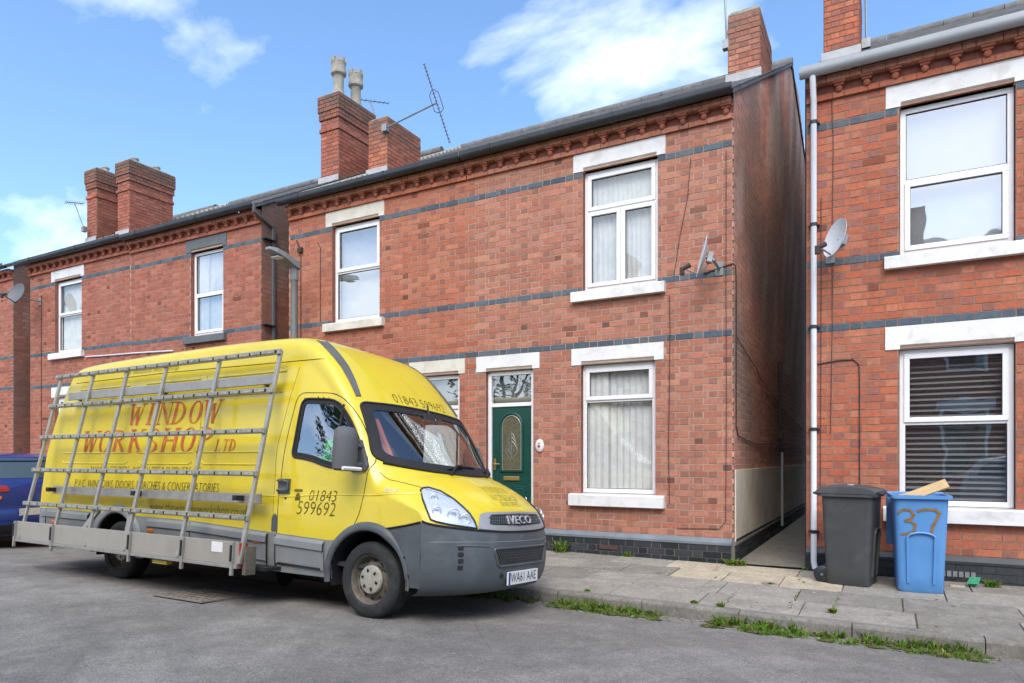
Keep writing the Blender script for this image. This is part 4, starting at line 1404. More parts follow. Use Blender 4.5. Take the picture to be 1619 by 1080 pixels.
gm = MB()
def gz(x): return -.183
segs_ = [(-1.35, -.15, 1.0), (.30, .78, .8), (.62, 1.12, 1.3), (1.2, 1.75, .75), (1.72, 2.35, .95), (-3.0, -1.5, .3), (2.7, 4.2, .6), (-9, -3, .12)]
for a, b_, dens in segs_:
    n = int((b_ - a) * 95 * dens)
    for _ in range(n):
        x = rnd.uniform(a, b_); d = rnd.uniform(0, 1) ** 1.4 * .24
        fall = math.sin(math.pi * (x - a) / (b_ - a)) ** .5
        tuft(gm, x, kerbY(x) - .015 - d, gz(x), rnd.randint(8, 14), rnd.uniform(.05, .125) * (1 - d * 2.5) * (.5 + .6 * fall), .05)
o = gm.build('weeds', [M['leaf'], M['leaf_dry']], fix=False)
tag(o, 'ragged weeds and grass growing in the gutter along the kerb', 'weeds', kind='stuff')
ms = MB()
for a, b_, dens in segs_:
    for k in range(int((b_ - a) * 26)):
        x = rnd.uniform(a, b_); d = rnd.uniform(0, .2); r = rnd.uniform(.02, .06)
        pts = [(x + r * 1.6 * math.cos(q * .785) * rnd.uniform(.7, 1.2), kerbY(x) - .02 - d + r * math.sin(q * .785) * rnd.uniform(.6, 1.1), -.176 + .03 * d) for q in range(8)]
        ms.add(pts + [(x, kerbY(x) - .02 - d, -.165 + .03 * d + r * .2)], [(q, (q + 1) % 8, 8) for q in range(8)])
tag(ms.build('moss', M['moss'], fix=False), 'moss and silt lying in the gutter under the weeds', 'moss', kind='stuff')
gs = MB()
for x, y, n, ht in ((1.28, kerbY(1.28) + .35, 34, .07), (.10, kerbY(.1) + .16, 26, .04), (.62, -1.15, 26, .03), (.36, kerbY(.36) + .12, 34, .06), (.9, -.9, 10, .03),
                    (-1.0, kerbY(-1) + .15, 16, .04), (2.65, -.35, 70, .09), (.86, -.15, 20, .05)):
    tuft(gs, x, y, zpv(x, y), n, ht, .03 if n < 50 else .06, 0, .6)
for (x, ya) in ((.0, .72), (.36, .2), (.92, .3), (1.28, .5), (-.62, .9)):
    for k in range(14): tuft(gs, x + rnd.uniform(-.015, .015), kerbY(x) + ya + k * .06, zpv(x, kerbY(x) + ya + k * .06) - .012, 5, .025, .012)
o = gs.build('joint_weeds', [M['leaf'], M['leaf_dry']], fix=False)
tag(o, 'small weeds sprouting from the joints between paving slabs', 'weeds', kind='stuff')


def plant(label, x, y, n, ht, sp, broad):
    mb = MB()
    tuft(mb, x, y, zpv(x, y), n, ht, sp, 0, broad)
    o = mb.build('weed_plant', [M['leaf'], M['leaf_dry']], fix=False)
    tag(o, label, 'weed', 'weeds at the foot of the walls')


plant('leafy weed at the foot of the passage corner', .06, -.16, 150, .10, .13, .9)
plant('pale spiky weed against the plinth by the van bumper', -2.30, -.14, 60, .22, .08, .55)
plant('little weed under the sill in front of the air brick', -1.33, -.12, 40, .09, .06, .6)

lt = MB(); lt.add([(2.42, -.42, .02), (2.52, -.46, .03), (2.55, -.38, .09), (2.46, -.34, .08), (2.49, -.40, -.01)], [(0, 1, 2, 3), (0, 4, 1)])
tag(lt.build('crisp_packet', pmat('packet', (.05, .32, .16), .3, 0, .3, 30, .2), fix=False), 'crumpled green packet lying on the slabs beside the blue bin', 'packet')
lt = MB(); lt.box(2.27, 2.40, -.52, -.44, -.018, -.004, M=Matrix.Rotation(R_(1), 4, 'Z'))
tag(lt.build('torn_paper', M['slab_pale']), 'scrap of torn brown paper next to the blue bin', 'paper')
ab_ = MB(); ab_.box(-1.76, -1.50, -.0585, -.0555, .075, .125); ab_.build('air_brick', pmat('airbrick', (.09, .05, .04), .9), hR)
for k in range(6):
    b = MB(); b.box(2.22 + k * .055, 2.26 + k * .055, -.061, -.056, .03, .09)
    b.build('air_vent', M['metal_grey'], hC)
sc_ = MB(); sc_.lathe([(.001, .004), (.085, .004), (.09, -.01)], 16, (.60, -1.12, zpv(.6, -1.12)))
tag(sc_.build('stopcock_cover', M['iron']), 'small round iron stopcock cover in the pale slab', 'cover')

ll = MB()
for _ in range(520):
    x = rnd.uniform(-3.0, 4.0); d = abs(rnd.gauss(0, .12))
    y = kerbY(x) - .02 - d if rnd.random() < .75 else rnd.uniform(kerbY(x) + .1, -.1)
    z = (-.176 + .03 * d) if y < kerbY(x) else zpv(x, y) + .004
    a = rnd.uniform(0, 6.28); r = rnd.uniform(.006, .022)
    q = [(x + r * math.cos(a + k) * (1 if k % 3.14 else .6), y + r * math.sin(a + k) * .7, z + rnd.uniform(0, .012)) for k in (0, 1.3, 3.0, 4.4)]
    ll.add(q, [(0, 1, 2, 3)], None, rnd.choice((0, 0, 1, 2)))
tag(ll.build('leaf_litter', [M['leaf_dry'], pmat('dead_leaf', (.16, .085, .035), .9), pmat('grit', (.34, .32, .28), .9)], fix=False), 'dead leaf scraps and grit scattered in the gutter and on the slabs', 'litter', kind='stuff')
# ---------------------------------------------------------------- yellow van (local: x forward, z up, origin under the front axle)
def paint(name, col, dirt, damt, rough=.3):
    m, t, o = nodes(name)
    tc_ = t.nodes.new('ShaderNodeTexCoord').outputs['Object']
    d = ramp(t, noise(t, 2.2, 8, .68, tc_, .5), .50, .80)
    sp = ramp(t, noise(t, 16, 4, .7, tc_), .62, .75)
    f = math_(t, 'MULTIPLY', math_(t, 'ADD', math_(t, 'MULTIPLY', d, .8), math_(t, 'MULTIPLY', sp, .4), True), damt)
    c = mixc(t, f, col, dirt)
    r = math_(t, 'ADD', math_(t, 'MULTIPLY', noise(t, 5, 5, .6, tc_), .25), rough - .1)
    principled(t, o, c, r, 0, .5, bumpn(t, noise(t, 3.0, 2, .5, tc_), .05, .01), .5, .07)
    return m


M['van_yellow'] = paint('van_yellow', (.67, .535, .025), (.37, .31, .06), .5)
M['van_grey'] = pmat('van_grey', (.082, .095, .105), .5, 0, .2, 4, .06, 160, .45, dirt=(.18, .185, .18), damt=.5, ds=2.6)
M['van_lowgrey'] = pmat('van_lowgrey', (.21, .225, .23), .55, 0, .12, 4, .06, 160, .4, dirt=(.30, .29, .26), damt=.5, ds=2.0)
M['rubber'] = pmat('rubber', (.017, .018, .020), .7, 0, .15, 6, .05)
M['tyre'] = pmat('tyre', (.030, .032, .034), .82, 0, .2, 9, .15, 60, .3, dirt=(.09, .088, .08), damt=.5, ds=4)
M['rim'] = pmat('rim', (.17, .155, .125), .65, .3, .3, 14, .2, 60, .3, dirt=(.10, .065, .04), damt=.7, ds=6)
M['hubcap'] = pmat('hubcap', (.40, .39, .33), .5, .2, .2, 12, .1, 60, .4, dirt=(.2, .17, .12), damt=.5, ds=8)
M['aluminium'] = pmat('aluminium', (.38, .37, .34), .45, .5, .15, 12, .05, 60, .5, dirt=(.30, .27, .23), damt=.5, ds=5)
M['alu_board'] = pmat('alu_board', (.34, .325, .285), .55, .15, .08, 4, .04, 60, .4, dirt=(.30, .26, .21), damt=.5, ds=3)
M['rack_rubber'] = pmat('rack_rubber', (.33, .33, .27), .7, 0, .55, 22, .2, 60, .3)
M['red'] = pmat('red', (.42, .03, .03), .4, 0, .15, 5, 0)
M['amber'] = pmat('amber', (.70, .16, .02), .3, 0, .1, 5, 0)
M['letter_red'] = pmat('letter_red', (.50, .10, .03), .5, 0, .3, 5, 0, dirt=(.70, .48, .04), damt=.75, ds=9)
M['letter_dark'] = pmat('letter_dark', (.11, .085, .012), .5, 0, .3, 6, 0, dirt=(.40, .33, .03), damt=.45, ds=14)
M['letter_faded'] = pmat('letter_faded', (.40, .34, .04), .6, 0, .4, 25, 0, dirt=(.60, .5, .03), damt=.9, ds=12)
M['seam'] = pmat('seam', (.10, .085, .01), .8, 0, .2, 5, 0)
M['chrome'] = pmat('chrome', (.72, .73, .75), .25, .55, .05, 5, 0)
M['silver_trim'] = pmat('silver_trim', (.36, .37, .38), .4, .3, .08, 5, .02)
M['plate_white'] = pmat('plate_white', (.72, .72, .72), .4, 0, .03, 5, 0)
M['plate_black'] = pmat('plate_black', (.015, .015, .017), .5, 0, .05, 5, 0)
M['glass_van'] = glass_mat('glass_van', .12, (.80, .86, .84), .02)
M['glass_side'] = glass_mat('glass_side', .27, (.75, .82, .80), .02)
M['lens'] = glass_mat('lens', .06, (.95, .97, 1.0), .2)
M['reflector'] = pmat('reflector', (.80, .82, .85), .25, .35, .12, 22, .35, 14, .6)
M['cab_dark'] = pmat('cab_dark', (.05, .052, .055), .8, 0, .2, 4, .1)
M['cab_grey'] = pmat('cab_grey', (.11, .115, .12), .7, 0, .2, 4, .1)

VAN_O = Vector((-2.2306, -3.3126, -.143))
van = thing('panel_van', 'yellow high roofed panel van with a glass carrying rack on its side', 'van', VAN_O, (R_(-3.8), 0, R_(-1.9)), local=True)

# centre-line stations: x, z, half width, drop at the edge, squareness, bow, bow power
ST = [
    (-5.74, .42, .955, .0, 7, -.10, 8), (-5.74, .80, .975, .0, 7, -.10, 8), (-5.69, 1.5, .955, .0, 7, -.10, 8), (-5.53, 2.1, .905, .0, 7, -.10, 8),
    (-5.38, 2.42, .875, .05, 6, -.07, 8), (-5.24, 2.57, .862, .16, 5.5, -.02, 6), (-5.0, 2.645, .865, .28, 5, 0, 4), (-4.0, 2.675, .865, .29, 5, 0, 4), (-2.5, 2.69, .865, .29, 5, 0, 4),
    (-1.35, 2.67, .865, .29, 5, 0, 4), (-1.03, 2.615, .867, .27, 4.4, .0, 3), (-.82, 2.52, .873, .27, 4.0, .02, 3), (-.63, 2.37, .884, .27, 3.8, .04, 2.6), (-.43, 2.17, .90, .26, 3.6, .06, 2.4),
    (-.235, 1.94, .922, .24, 3.6, .085, 2.2), (-.06, 1.74, .94, .25, 3.6, .14, 2.2), (.15, 1.50, .957, .24, 3.6, .24, 2.2), (.37, 1.300, .968, .21, 3.4, .35, 2.2), (.46, 1.262, .972, .20, 3.2, .38, 2.3),
    (.62, 1.19, .975, .16, 3.0, .40, 2.4), (.76, 1.105, .975, .11, 3.0, .40, 2.5), (.86, 1.02, .972, .05, 3.0, .40, 2.6), (.915, .965, .97, .005, 3, .40, 2.7), (.95, .88, .97, -.05, 2.4, .40, 3.0),
    (.975, .785, .972, -.092, 2.0, .40, 3.2), (1.0, .68, .98, -.07, 2.4, .42, 3.3), (1.005, .5, .982, -.03, 3, .42, 3.3), (.985, .36, .97, 0, 4, .42, 3.3), (.93, .27, .94, 0, 4, .40, 3.2), (.80, .235, .92, 0, 4, .36, 3.0),
]
BUMP_I = 24      # index of the bumper's upper edge station


def cr(p0, p1, p2, p3, t):
    return [.5 * ((2 * b) + (-a + c) * t + (2 * a - 5 * b + 4 * c - d) * t * t + (-a + 3 * b - 3 * c + d) * t ** 3) for a, b, c, d in zip(p0, p1, p2, p3)]


rowsS, bump_row = [], 0
for i in range(len(ST) - 1):
    p0, p1, p2, p3 = ST[max(i - 1, 0)], ST[i], ST[i + 1], ST[min(i + 2, len(ST) - 1)]
    d = math.hypot(p2[0] - p1[0], p2[1] - p1[1])
    n = max(2, min(40, int(d / .045)))
    if i == BUMP_I: bump_row = len(rowsS)
    for k in range(n): rowsS.append(cr(p0, p1, p2, p3, k / n))
rowsS.append(list(ST[-1]))
NT = 26


def top_pt(st, t):
    x, z, W, D, n, B, p = st
    ph = abs(t) * math.pi / 2
    yy = W * math.sin(ph) ** (2 / n) if ph > 0 else 0
    c = max(0, math.cos(ph))
    dr = D * (1 - (c ** (2 / n) if c > 1e-6 else 0))
    return (x - B * (yy / W) ** p, math.copysign(yy, t) if t else 0, z - dr)


# spread the angles evenly along the section
TS = [(k / NT) for k in range(NT + 1)]
TS = [t ** 1.55 if t < .5 else t for t in TS]
TS = sorted(set([k / NT for k in range(NT + 1)] + [.004, .012, .025, .985, .993]))
full = [-t for t in reversed(TS) if t > 0] + TS
topv = [[top_pt(st, t) for t in full] for st in rowsS]


def zgrey(x):
    """upper edge of the grey lower panels"""
    pts = [(-5.6, .76), (-4.3, .75), (-2.5, .735), (-1.2, .68), (-.45, .65), (.2, .79), (.40, .825), (.62, .877), (.8, .88)]
    for (a, u), (b, v) in zip(pts, pts[1:]):
        if x <= b: return u + (v - u) * max(0, (x - a)) / (b - a)
    return pts[-1][1]


def wprof(z):
    pts = [(.2, .93), (.3, .955), (.45, .975), (.7, .985), (1.02, .985), (1.06, .978), (1.4, .972), (2.0, .925), (2.4, .872), (2.7, .84)]
    for (a, u), (b, v) in zip(pts, pts[1:]):
        if z <= b: return u + (v - u) * max(0, (z - a)) / (b - a)
    return .84


bodyv, faces = [], []          # faces: (indices, class)
NR = len(rowsS); NC = len(full)
for r in topv: bodyv += r
for i in range(NR - 1):
    for j in range(NC - 1):
        cls = 'bumper' if i >= bump_row else 'body'
        faces.append(((i * NC + j, i * NC + j + 1, (i + 1) * NC + j + 1, (i + 1) * NC + j), cls))
# side skins
edge = [topv[i][-1] for i in range(NR)]
i0 = next(i for i in range(NR) if edge[i][2] > 2.2)
i1 = max(range(NR), key=lambda i: edge[i][0] if i <= bump_row else -9)
cols = []
rear_x = edge[0][0]
rear_rows = []
xs_ = []
for i in range(i0, i1 + 1): xs_.append((edge[i][0], edge[i][1], edge[i][2]))
mono = [xs_[0]]
for e in xs_[1:]:
    if e[0] > mono[-1][0] + .004: mono.append(e)
dense = [mono[0]]
for a, b in zip(mono, mono[1:]):
    n = max(1, int((b[0] - a[0]) / .035))
    for k in range(1, n + 1):
        f = k / n; dense.append(tuple(u + (v - u) * f for u, v in zip(a, b)))
ZB = .31
N1, N2 = 30, 10
side_cols = []
for (x, W, zE) in dense:
    zg = min(zgrey(x), zE - .02)
    col = []
    zs = [zE + (zg - zE) * k / N1 for k in range(N1 + 1)] + [zg + (ZB - zg) * k / N2 for k in range(1, N2 + 1)]
    # rear edge leans like the rear face
    for z in zs:
        bl = max(0, 1 - (zE - z) / .7)
        y = wprof(z) + (W - wprof(zE)) * bl * bl
        if x > .25: y = min(y, W + .0 if z > .6 else y)
        col.append((x, y, z))
    side_cols.append(col)
# extend back to the rear face
def rear_edge(z):
    for a, b in zip(edge[:i0 + 1], edge[1:i0 + 2]):
        if a[2] <= z <= b[2]: f = (z - a[2]) / (b[2] - a[2] + 1e-9); return a[0] + (b[0] - a[0]) * f
    return edge[0][0]
first = side_cols[0]
rear_cols = []
for k in range(8):
    f = k / 8
    col = []
    for (x, y, z) in first:
        xr = rear_edge(min(z, edge[i0][2] - .001))
        col.append((xr + (x - xr) * f, wprof(z) if z < 2.15 else y, z))
    rear_cols.append(col)
side_cols = rear_cols + side_cols
LC = len(side_cols[0])
for sg in (-1, 1):
    b0 = len(bodyv)
    for col in side_cols: bodyv += [(x, sg * y, z) for x, y, z in col]
    for i in range(len(side_cols) - 1):
        for j in range(LC - 1):
            idx = (b0 + i * LC + j, b0 + (i + 1) * LC + j, b0 + (i + 1) * LC + j + 1, b0 + i * LC + j + 1)
            xm = (side_cols[i][j][0] + side_cols[i + 1][j][0]) / 2
            cls = 'body' if j < N1 else ('bumper' if xm > .2 else 'lower')
            faces.append((idx, cls))

tree = BVHTree.FromPolygons(bodyv, [f for f, c in faces])


def cast(o, d):
    h = tree.ray_cast(Vector(o), Vector(d).normalized())
    return h[0]


FR = {  # frames: point from (u, v), cast direction
    'side': (lambda u, v: (u, -2.5, v), (0, 1, 0)),
    'front': (lambda u, v: (2.5, u, v), (-1, 0, 0)),
    'bonnet': (lambda u, v: (v, u, 3.0), (0, 0, -1)),
    'quarter': (lambda u, v: (2 + u * .7071, -2 + u * .7071, v), (-.7071, .7071, 0)),
    'brow': (lambda u, v: (2.0 - v * .5736, u, 1.2 + v * .8192), (-.8192, 0, -.5736)),
}


def surf(frame, u, v, lift=0.0):
    f, d = FR[frame]
    o = Vector(f(u, v))
    h = cast(o, d)
    if h is None: return None
    return h - Vector(d) * lift


def inside(poly, u, v):
    c = False
    for (a, b), (p, q) in zip(poly, poly[1:] + poly[:1]):
        if (b > v) != (q > v) and u < (p - a) * (v - b) / (q - b) + a: c = not c
    return c


def rounded(poly, r, k=5):
    out = []
    n = len(poly)
    rr = r if isinstance(r, (list, tuple)) else [r] * n
    for i in range(n):
        p, a, b = Vector(poly[i]), Vector(poly[i - 1]), Vector(poly[(i + 1) % n])
        d1, d2 = (a - p), (b - p)
        q = min(rr[i], d1.length * .48, d2.length * .48)
        s_, e = p + d1.normalized() * q, p + d2.normalized() * q
        for t in range(k + 1):
            f = t / k
            out.append(tuple(s_ * (1 - f) ** 2 + p * 2 * f * (1 - f) + e * f * f))
    return out


def scalep(poly, s_, c=None):
    c = c or (sum(p[0] for p in poly) / len(poly), sum(p[1] for p in poly) / len(poly))
    return [(c[0] + (u - c[0]) * s_, c[1] + (v - c[1]) * s_) for u, v in poly]


def inset(poly, d):
    """shrink an outline by about d"""
    n = len(poly)
    area = sum(a[0] * b[1] - b[0] * a[1] for a, b in zip(poly, poly[1:] + poly[:1]))
    sg = 1 if area > 0 else -1
    out = []
    for i in range(n):
        a, b = Vector(poly[i - 1]), Vector(poly[(i + 1) % n])
        t = (b - a).normalized()
        out.append((poly[i][0] - t.y * d * sg, poly[i][1] + t.x * d * sg))
    return out


def patch(mb, poly, frame, lift=.004, nu=24, nv=14, mirror=False, mi=0):
    u0, u1 = min(p[0] for p in poly), max(p[0] for p in poly)
    vs, fs = [], []
    for i in range(nu + 1):
        u = u0 + (u1 - u0) * (.002 + .996 * i / nu)
        zz = []
        for (a, b), (p, q) in zip(poly, poly[1:] + poly[:1]):
            if (a <= u < p) or (p <= u < a): zz.append(b + (q - b) * (u - a) / (p - a))
        if len(zz) < 2: zz = [poly[0][1], poly[0][1]]
        v0, v1 = min(zz), max(zz)
        for j in range(nv + 1):
            h = surf(frame, u, v0 + (v1 - v0) * j / nv, lift)
            vs.append(h if h is not None else (vs[-1] if vs else Vector((0, 0, 0))))
    for i in range(nu):
        for j in range(nv): fs.append((i * (nv + 1) + j, (i + 1) * (nv + 1) + j, (i + 1) * (nv + 1) + j + 1, i * (nv + 1) + j + 1))
    if mirror:
        vs = [(p[0], -p[1], p[2]) for p in vs]; fs = [tuple(reversed(f)) for f in fs]
    mb.add(vs, fs, None, mi)
    return mb


def outline(mb, poly, frame, r, lift=.0, closed=True, n=6, mirror=False, sub=1):
    pts = []
    src = poly + ([poly[0]] if closed else [])
    for a, b in zip(src, src[1:]):
        k = max(1, int(math.hypot(b[0] - a[0], b[1] - a[1]) / .05))
        for q in range(k): pts.append((a[0] + (b[0] - a[0]) * q / k, a[1] + (b[1] - a[1]) * q / k))
    if not closed: pts.append(src[-1])
    P = [surf(frame, u, v, lift) for u, v in pts]
    P = [p for p in P if p is not None]
    if mirror: P = [Vector((p.x, -p.y, p.z)) for p in P]
    if len(P) > 2: mb.tube(P, r, n, closed=closed)
    return mb


# outlines
SW = rounded([(-1.02, 1.41), (-.965, 1.975), (-.53, 1.95), (-.32, 1.76), (-.07, 1.36), (-.25, 1.295), (-.53, 1.312), (-.775, 1.385)], [.06, .09, .12, .2, .05, .12, .15, .2])
WS = rounded([(-.905, 1.395), (-.815, 1.93), (-.4, 1.948), (0, 1.952), (.4, 1.948), (.815, 1.93), (.905, 1.395), (.55, 1.325), (0, 1.298), (-.55, 1.325)], [.09, .07, .3, .3, .3, .07, .09, .3, .3, .3])
def resample(poly, m=.05):
    out = []
    for a, b in zip(poly, poly[1:] + poly[:1]):
        n = max(1, int(math.hypot(b[0] - a[0], b[1] - a[1]) / m))
        out += [(a[0] + (b[0] - a[0]) * k / n, a[1] + (b[1] - a[1]) * k / n) for k in range(n)]
    return out


WS, SW = resample(WS), resample(SW)
ARCH = [(0.0, .335, .445), (-3.85, .335, .445)]


def centre(f):
    n = len(f); return [sum(bodyv[i][k] for i in f) / n for k in range(3)]


keep = {'body': [], 'bumper': [], 'lower': []}
WSn = lambda ky, dz: [(u * ky, 1.62 + (v - 1.62) * (1 - dz / .33)) for u, v in WS]
SWi, WSi = inset(SW, .036), WSn(.935, .045)
SWo, WSo = inset(SW, .004), inset(WS, .004)
for f, c in faces:
    x, y, z = centre(f)
    if abs(y) > .7 and any(math.hypot(x - a, z - b) < r for a, b, r in ARCH): continue
    if abs(y) > .8 and -1.3 < x < .1 and (inside(SWi, x, z) or any(inside(SWi, bodyv[i][0], bodyv[i][2]) for i in f)): continue
    if x > -.5 and 1.25 < z < 2.0 and abs(y) < .93 and x > -.36 and (inside(WSi, y, z) or any(inside(WSi, bodyv[i][1], bodyv[i][2]) for i in f)):
        # only the sloping screen, not the door tops
        if abs(y) < .84 or x > -.30: continue
    keep[c].append(f)


def sub(name, fl, mat, parent, smooth=45):
    used = {}
    vs = []
    nf = []
    for f in fl:
        g = []
        for i in f:
            if i not in used: used[i] = len(vs); vs.append(bodyv[i])
            g.append(used[i])
        nf.append(tuple(g))
    mb = MB(); mb.add(vs, nf)
    me = mb.mesh(name, mat)
    bm = bmesh.new(); bm.from_mesh(me)
    bmesh.ops.remove_doubles(bm, verts=bm.verts, dist=.003)
    bmesh.ops.dissolve_degenerate(bm, edges=bm.edges, dist=.0005)
    bmesh.ops.recalc_face_normals(bm, faces=bm.faces)
    bm.to_mesh(me); bm.free()
    me.shade_smooth(); me.set_sharp_from_angle(angle=R_(smooth))
    return link(name, me, parent)


body = sub('body', keep['body'], M['van_yellow'], van)
bumper = sub('bumper', keep['bumper'], M['van_grey'], van)
lower = sub('lower_cladding', [f for f in keep['lower'] if centre(f)[1] < 0], M['van_lowgrey'], van)
lower_far = sub('lower_cladding', [f for f in keep['lower'] if centre(f)[1] > 0], M['van_lowgrey'], van)

# --- glass
mb = MB(); patch(mb, inset(WS, .012), 'front', -.002, 40, 20); ws_ = mb.build('windscreen', M['glass_van'], van, smooth=True)
mb = MB(); outline(mb, WS, 'front', .014, .002); mb.build('windscreen_seal', M['rubber'], ws_, smooth=True)


def band(mb, outer, inner, frame, lift, mirror=False, k=5):
    n = len(outer)
    L = []
    for q in range(k + 1):
        f = q / k
        L.append([surf(frame, a[0] + (b[0] - a[0]) * f, a[1] + (b[1] - a[1]) * f, lift) for a, b in zip(outer, inner)])
    for A, B in zip(L, L[1:]):
        for i in range(n):
            j = (i + 1) % n
            q = [A[i], A[j], B[j], B[i]]
            if any(p is None for p in q) or max((q[k_] - q[k_ - 1]).length for k_ in range(4)) > .45: continue
            if mirror: q = [Vector((p.x, -p.y, p.z)) for p in q]
            mb.add(q, [(0, 1, 2, 3)])


mb = MB(); band(mb, WS, WSn(.90, .07), 'front', .005); mb.build('windscreen_border', M['rubber'], ws_)
for mir in (False, True):
    mb = MB(); patch(mb, inset(SW, .008), 'side', -.004, 30, 14, mir); sg_ = mb.build('side_window', M['glass_side'], van, smooth=True)
    mb = MB(); outline(mb, SW, 'side', .011, .002, mirror=mir); mb.build('window_seal', M['rubber'], sg_, smooth=True)
    mb = MB(); band(mb, SW, inset(SW, .05), 'side', .001, mir); mb.build('window_border', M['rubber'], sg_)
    mb = MB(); outline(mb, [(-.435, 1.90), (-.455, 1.62), (-.475, 1.33)], 'side', .012, .002, False, mirror=mir); mb.build('quarterlight_bar', M['rubber'], sg_)

# --- doors: seams, handle
DOOR = rounded([(-1.16, .40), (-1.16, 1.05), (-1.12, 1.6), (-1.03, 2.035), (-.50, 2.01), (-.25, 1.78), (-.02, 1.37), (-.06, 1.28), (-.11, .86), (-.34, .60), (-.46, .42)], [.04, .1, .2, .1, .16, .3, .05, .1, .2, .2, .05])
for mir in (False, True):
    mb = MB(); outline(mb, DOOR, 'side', .005, -.002, mirror=mir); sm2 = mb.build('door_seam', M['rubber'], body, smooth=True)
    s_ = 1 if mir else -1
    mb = MB()
    p = surf('side', -1.09, 1.13, 0)
    mb.box(-1.175, -1.01, .0, .022, 1.055, 1.20, M=Matrix.Translation((0, p.y - .012, 0)))
    mb.tube([(-1.16, p.y - .018, 1.08), (-1.15, p.y - .04, 1.09), (-1.06, p.y - .045, 1.09), (-1.02, p.y - .03, 1.10), (-1.02, p.y - .03, 1.17), (-1.06, p.y - .045, 1.18), (-1.15, p.y - .04, 1.18), (-1.16, p.y - .018, 1.18)], .012, 6)
    if mir: mb.v = [(x, -y, z) for x, y, z in mb.v]
    mb.build('door_handle', M['van_grey'], van, bevel=.008)
    mb = MB(); mb.lathe([(.001, -.012), (.014, -.01), (.015, 0)], 10, (-1.06, s_ * abs(p.y) if mir else p.y, 1.015), 'y'); mb.build('door_lock', M['rubber'], van)
# cargo side beads, seams and roof joint line
mb = MB()
for (xa, xb) in ((-5.2, -3.75), (-3.55, -2.55), (-2.4, -1.45)):
    for z in (1.46, 1.335): outline(mb, [(xa, z + .03 * (z < 1.4)), (xa + .06, z), (xb - .06, z), (xb, z + .03 * (z < 1.4))], 'side', .011, -.003, False)
for (xa, xb) in ((-5.05, -3.95), (-3.6, -2.6), (-2.35, -1.25)):
    for z in (2.06, 2.27): outline(mb, [(xa, z), (xb, z)], 'side', .016, -.006, False)
outline(mb, [(-1.12, 1.02), (-.6, 1.06), (.0, 1.07), (.45, 1.10)], 'side', .014, -.009, False)
outline(mb, [(-5.3, 1.03), (-1.2, 1.03)], 'side', .012, -.007, False)
mb.build('pressed_beads', M['van_yellow'], body, smooth=True)
mb = MB()
outline(mb, [(-5.2, 2.37), (-3.2, 2.385), (-.78, 2.36)], 'side', .005, -.001, False)
outline(mb, [(-2.48, .76), (-2.48, 1.6), (-2.5, 2.3)], 'side', .004, -.002, False)
outline(mb, [(-1.22, .72), (-1.24, 1.5), (-1.08, 2.3)], 'side', .003, -.001, False)
mb.build('panel_seam', M['seam'], body)
# black roof strips beside the raised brow
for mir in (False, True):
    key = [(-1.235, 2.60), (-1.13, 2.475), (-1.06, 2.39), (-.989, 2.295), (-.905, 2.14), (-.838, 1.99)]
    A_ = [tuple(p + (q - p) * k / 5 for p, q in zip(a, b)) for a, b in zip(key, key[1:]) for k in range(5)] + [key[-1]]
    B_ = [(u + .085 - .05 * (k / (len(A_) - 1)) ** 2, v + .004) for k, (u, v) in enumerate(A_)]
    mb = MB()
    A = [surf('quarter', u, v, .011) for u, v in A_]; B = [surf('quarter', u, v, .011) for u, v in B_]
    for a, b, c, d in zip(A, A[1:], B[1:], B):
        q = [a, b, c, d]
        if any(p is None for p in q): continue
        if mir: q = [Vector((p.x, -p.y, p.z)) for p in q]
        mb.add(q, [(0, 1, 2, 3)])
    for P in (A, B):
        P = [p for p in P if p is not None]
        if mir: P = [Vector((p.x, -p.y, p.z)) for p in P]
        mb.tube(P, .007, 6)
    mb.build('roof_strip', M['cab_grey'], body, smooth=True)
# bonnet seam
for s_ in (-1, 1):
    mb = MB(); P = []
    for k in range(14):
        f = k / 13
        x = .03 + .60 * f
        h = cast((x, s_ * (.90 - .17 * f - .06 * f * f), 3), (0, 0, -1))
        if h is not None: P.append(h)
    mb.tube(P, .004, 5); mb.build('bonnet_seam', M['seam'], body)
mb = MB()
P = [p for p in [Vector(top_pt(rowsS[bump_row], t)) for t in [k / 40 - 1 for k in range(81)]]]
mb.tube([p + Vector((.004, 0, 0)) for p in P], .009, 6)
for s_ in (-1, 1):
    Q = [surf('side', x, zgrey(x), .002) for x in (.20, .3, .42, .5, .56)]
    mb.tube([Vector((p.x, s_ * abs(p.y), p.z)) for p in Q if p is not None], .009, 6)
mb.build('bumper_gap', M['rubber'], bumper, smooth=True)

# --- grille, headlights, plate
GRL = rounded([(-.60, .818), (-.53, .945), (-.42, .960), (0, .966), (.42, .960), (.53, .945), (.60, .818), (.3, .795), (0, .787), (-.3, .795)], .02)
mb = MB(); patch(mb, GRL, 'front', .008, 40, 6); gs_ = mb.build('grille_surround', M['silver_trim'], van, smooth=True)
GRI = rounded([(-.47, .852), (-.43, .938), (0, .948), (.43, .938), (.47, .852), (0, .838)], .02)
mb = MB(); patch(mb, GRI, 'front', .0105, 30, 5); mb.build('grille_recess', M['rubber'], gs_)
mb = MB()
for k in range(34):
    u = -.47 + k * .028
    pts = [surf('front', u + .05 * q / 5, .845 + .098 * q / 5, .013) for q in range(6)]
    pts = [p for p, q in zip(pts, range(6)) if p is not None and inside(GRI, u + .05 * q / 5, .845 + .098 * q / 5)]
    if len(pts) > 1: mb.tube(pts, .004, 4)
for z in (.868, .893, .918):
    pts = [surf('front', -.455 + .91 * k / 20, z - .006, .013) for k in range(21)]
    mb.tube([p for p in pts if p is not None], .0035, 4)
mb.build('grille_mesh', M['van_grey'], gs_)
